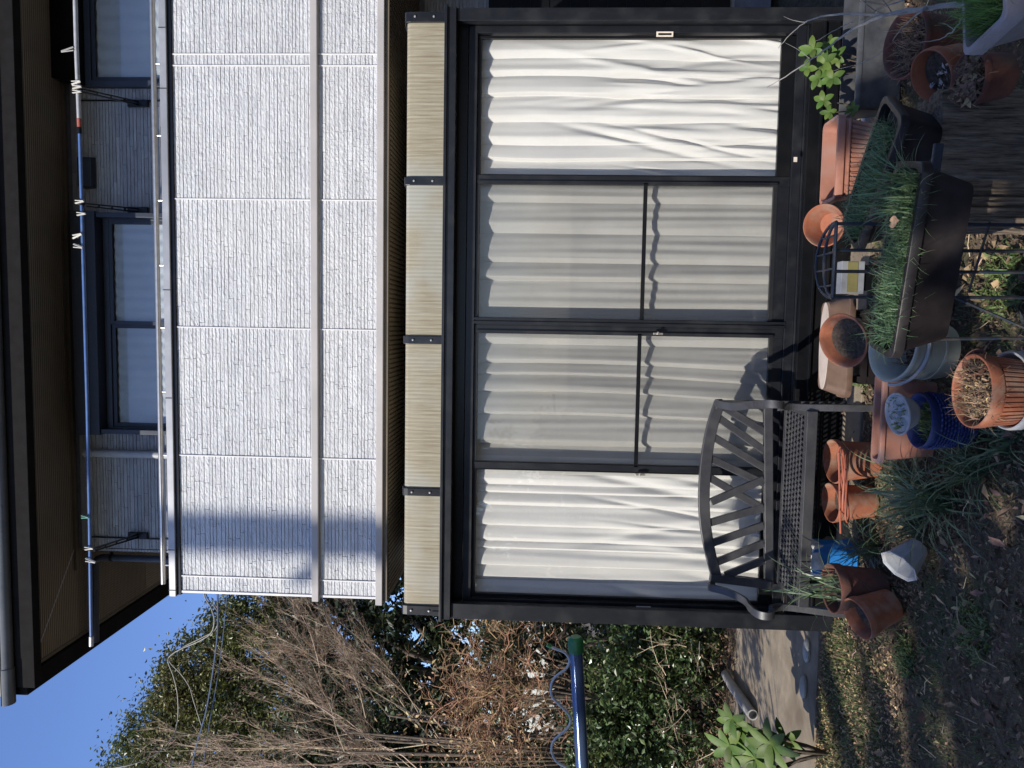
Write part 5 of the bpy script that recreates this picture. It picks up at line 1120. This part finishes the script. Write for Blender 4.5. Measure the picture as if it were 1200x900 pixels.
st_ = b+d*1.15; t2 = thing('pole_stand', (st_.x, Yn, 0), 'steel post that carries the navy pole', 'post'); m = MB(); m.tube([(st_.x, Yn, 0), (st_.x, Yn, st_.z+.03)], .02, 12); m.tube([(st_.x, Yn, 0), (st_.x, Yn, .04)], .16, 20); m.build('post', M['coping'], t2, smooth='auto')
def wirething(name, pts, r_, mat, label, cat='cable'):
    t = thing(name, tuple(P(*pts[0])), label, cat); c = cm([tuple(P(*p)) for p in pts], 6); m = MB(); m.tube([Vector(q) for q in c], r_, 6); m.build('strand', mat, t, smooth=True)
wirething('service_cable', [(238, 692, 1.0), (241, 702, 1.1), (247, 712, 1.4), (251, 727, 2), (247, 742, 2.2), (232, 752, 2.3), (213, 760, 2.4), (200, 768, 2.5), (197, 776, 2.5), (203, 792, 2.5), (208, 815, 2.5), (208, 845, 2.5), (200, 868, 2.4), (180, 885, 2.3), (150, 897, 2.2), (110, 902, 2.2), (40, 905, 2.0)], .0055, M['cable'], 'pale drooping service cable looping down from the balcony corner')
wirething('service_cable', [(240, 692, 1.02), (244, 702, 1.15), (252, 712, 1.5), (256, 722, 2), (252, 738, 2.2), (235, 748, 2.3), (215, 758, 2.4), (201, 768, 2.52), (199, 776, 2.5), (212, 790, 2.5), (222, 805, 2.5), (227, 822, 2.5), (236, 850, 2.6)], .0045, M['cable'], 'shorter pale cable branching off the drooping service cable')
wirething('telephone_wire', [(255, 694, 1.0), (255, 740, 1.3), (249, 790, 1.8), (241, 835, 2.3), (230, 875, 2.8), (220, 920, 3.4)], .007, M['cabled'], 'dark blue telephone wire crossing the bare shrub')
wirething('telephone_wire', [(266, 694, 1.0), (262, 740, 1.5), (254, 800, 2.0), (245, 850, 2.6), (235, 920, 3.2)], .004, M['cabled'], 'thin dark wire parallel to the telephone wire')
# unseen house added behind and right of the camera to block sky light
nb = thing('sky_block_house', (9, -10, 0), 'unseen plain house added behind and to the right of the camera to block sky light', 'house'); m = MB(); m.box((3.6, -15, 0), (13, -6.6, 6.6)); m.build('wall', M['interior'], nb)
m = MB(); m.prism([(3.1, -15.4, 6.6), (13.4, -15.4, 6.6), (8.3, -15.4, 8.6)], (0, 9.2, 0)); m.build('roof', M['frame'], nb)
# utility pole behind the camera: its shadow is the soft band on the balcony
bp_ = P(320, 626, YB); k = 8.3/(-S.y); q = bp_+S*k
t = thing('utility_pole', (q.x, q.y, 0), 'tall concrete utility pole standing behind the camera', 'utility pole'); m = MB(); m.tube([(q.x, q.y, 0), (q.x, q.y, 14)], [.17, .125], 24); m.build('pole', M['pebble'], t, smooth='auto')
bl = P(352, 675, YB)+S*k; m = MB(); m.tube([(bl.x, q.y, bl.z-.10), (bl.x, q.y, bl.z+.04)], .05, 14); m.bar((q.x, q.y, bl.z-.11), (bl.x, q.y, bl.z-.11), .03, .03); m.build('bracket', M['black'], t)  # added arm and cylinder, placed to throw the small blob of shadow
# hedge and trees behind the camera that keep the garden in shade
def shadecl(px_, y, z0, z1, n, seed):
    r = random.Random(seed)
    return [(Vector((px_+r.uniform(-.5, .5), y+r.uniform(-.3, .3), r.uniform(z0, z1))), (.55, .45, .5)) for _ in range(n)]
def gap(p, q, hw, z0=0): a, b = G(p[0], p[1], z0), G(q[0], q[1], z0); GAPS.append((z0, (a.x, a.y), (b.x, b.y), hw))
gap((1036, 742), (1062, 915), .085); gap((975, 742), (990, 915), .16); gap((1135, 300), (1160, 225), .13); gap((1130, 345), (1150, 300), .10); gap((1020, 560), (1030, 660), .06); gap((1120, 640), (1135, 700), .05); gap((1165, 560), (1180, 640), .05); gap((1090, 780), (1110, 860), .035)
gap((1052, 265), (1060, 190), .05, .75); gap((1015, 300), (1040, 200), .05, .6); gap((1000, 390), (1010, 430), .06, .25); gap((1125, 225), (1180, 225), .05, .4)
for i, (x0, top) in enumerate(((-9.2, 5.75), (-8.0, 5.65), (-6.8, 5.9), (-5.6, 5.95), (-4.4, 6.1), (-3.2, 5.95), (-2.0, 6.0), (-10.4, 5.6))):
    yy = -6.9; cl = shadecl(x0, yy, .6, top-.5, 20, 300+i)+[(Vector((x0+.6*((k % 3)-1), yy, top-.35)), (.5, .4, .32)) for k in range(3)]
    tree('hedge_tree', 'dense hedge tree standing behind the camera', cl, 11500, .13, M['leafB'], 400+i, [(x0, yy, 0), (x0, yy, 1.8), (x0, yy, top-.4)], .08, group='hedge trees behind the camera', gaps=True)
# sparse young tree off to the left whose twigs streak the path
q = P(900, 800, 1.2)+S*3.2
t = thing('young_tree', (q.x, q.y, 0), 'sparse young tree left of the path, its twigs streaking the concrete', 'tree')
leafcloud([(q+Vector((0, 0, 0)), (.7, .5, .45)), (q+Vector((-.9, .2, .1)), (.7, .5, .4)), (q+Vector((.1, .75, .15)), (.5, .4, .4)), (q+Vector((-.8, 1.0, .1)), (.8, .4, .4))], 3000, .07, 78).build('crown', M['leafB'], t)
m = MB(); m.tube([Vector((q.x-.3, q.y, 0)), Vector((q.x-.25, q.y, q.z-.6)), q], [.04, .03, .012], 7); twigset(m, [(q+Vector((-.3, 0, -.5)), q+Vector((random.uniform(-1.2, .6), random.uniform(-.4, 1.2), random.uniform(-.2, .5)))) for _ in range(14)], 8, .4, .008, 6); m.build('trunk', M['bark'], t, smooth=True)
# branches that dapple the left half of the bench
q = P(850, 640, yb)+S*4.6
t = thing('young_tree', (q.x-.2, q.y, 0), 'young tree beside the camera whose leaves shade the bench end', 'tree')
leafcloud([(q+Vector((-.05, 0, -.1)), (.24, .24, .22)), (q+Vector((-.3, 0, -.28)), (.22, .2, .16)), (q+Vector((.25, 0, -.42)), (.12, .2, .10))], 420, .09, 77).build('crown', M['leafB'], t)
m = MB(); m.tube([Vector((q.x-.2, q.y, 0)), Vector((q.x-.22, q.y, q.z-.8)), q+Vector((-.1, 0, 0))], [.03, .02, .008], 7); m.build('trunk', M['bark'], t, smooth=True)
for o in bpy.data.objects:
    for kx in ('_w', '_top'):
        if kx in o: del o[kx]
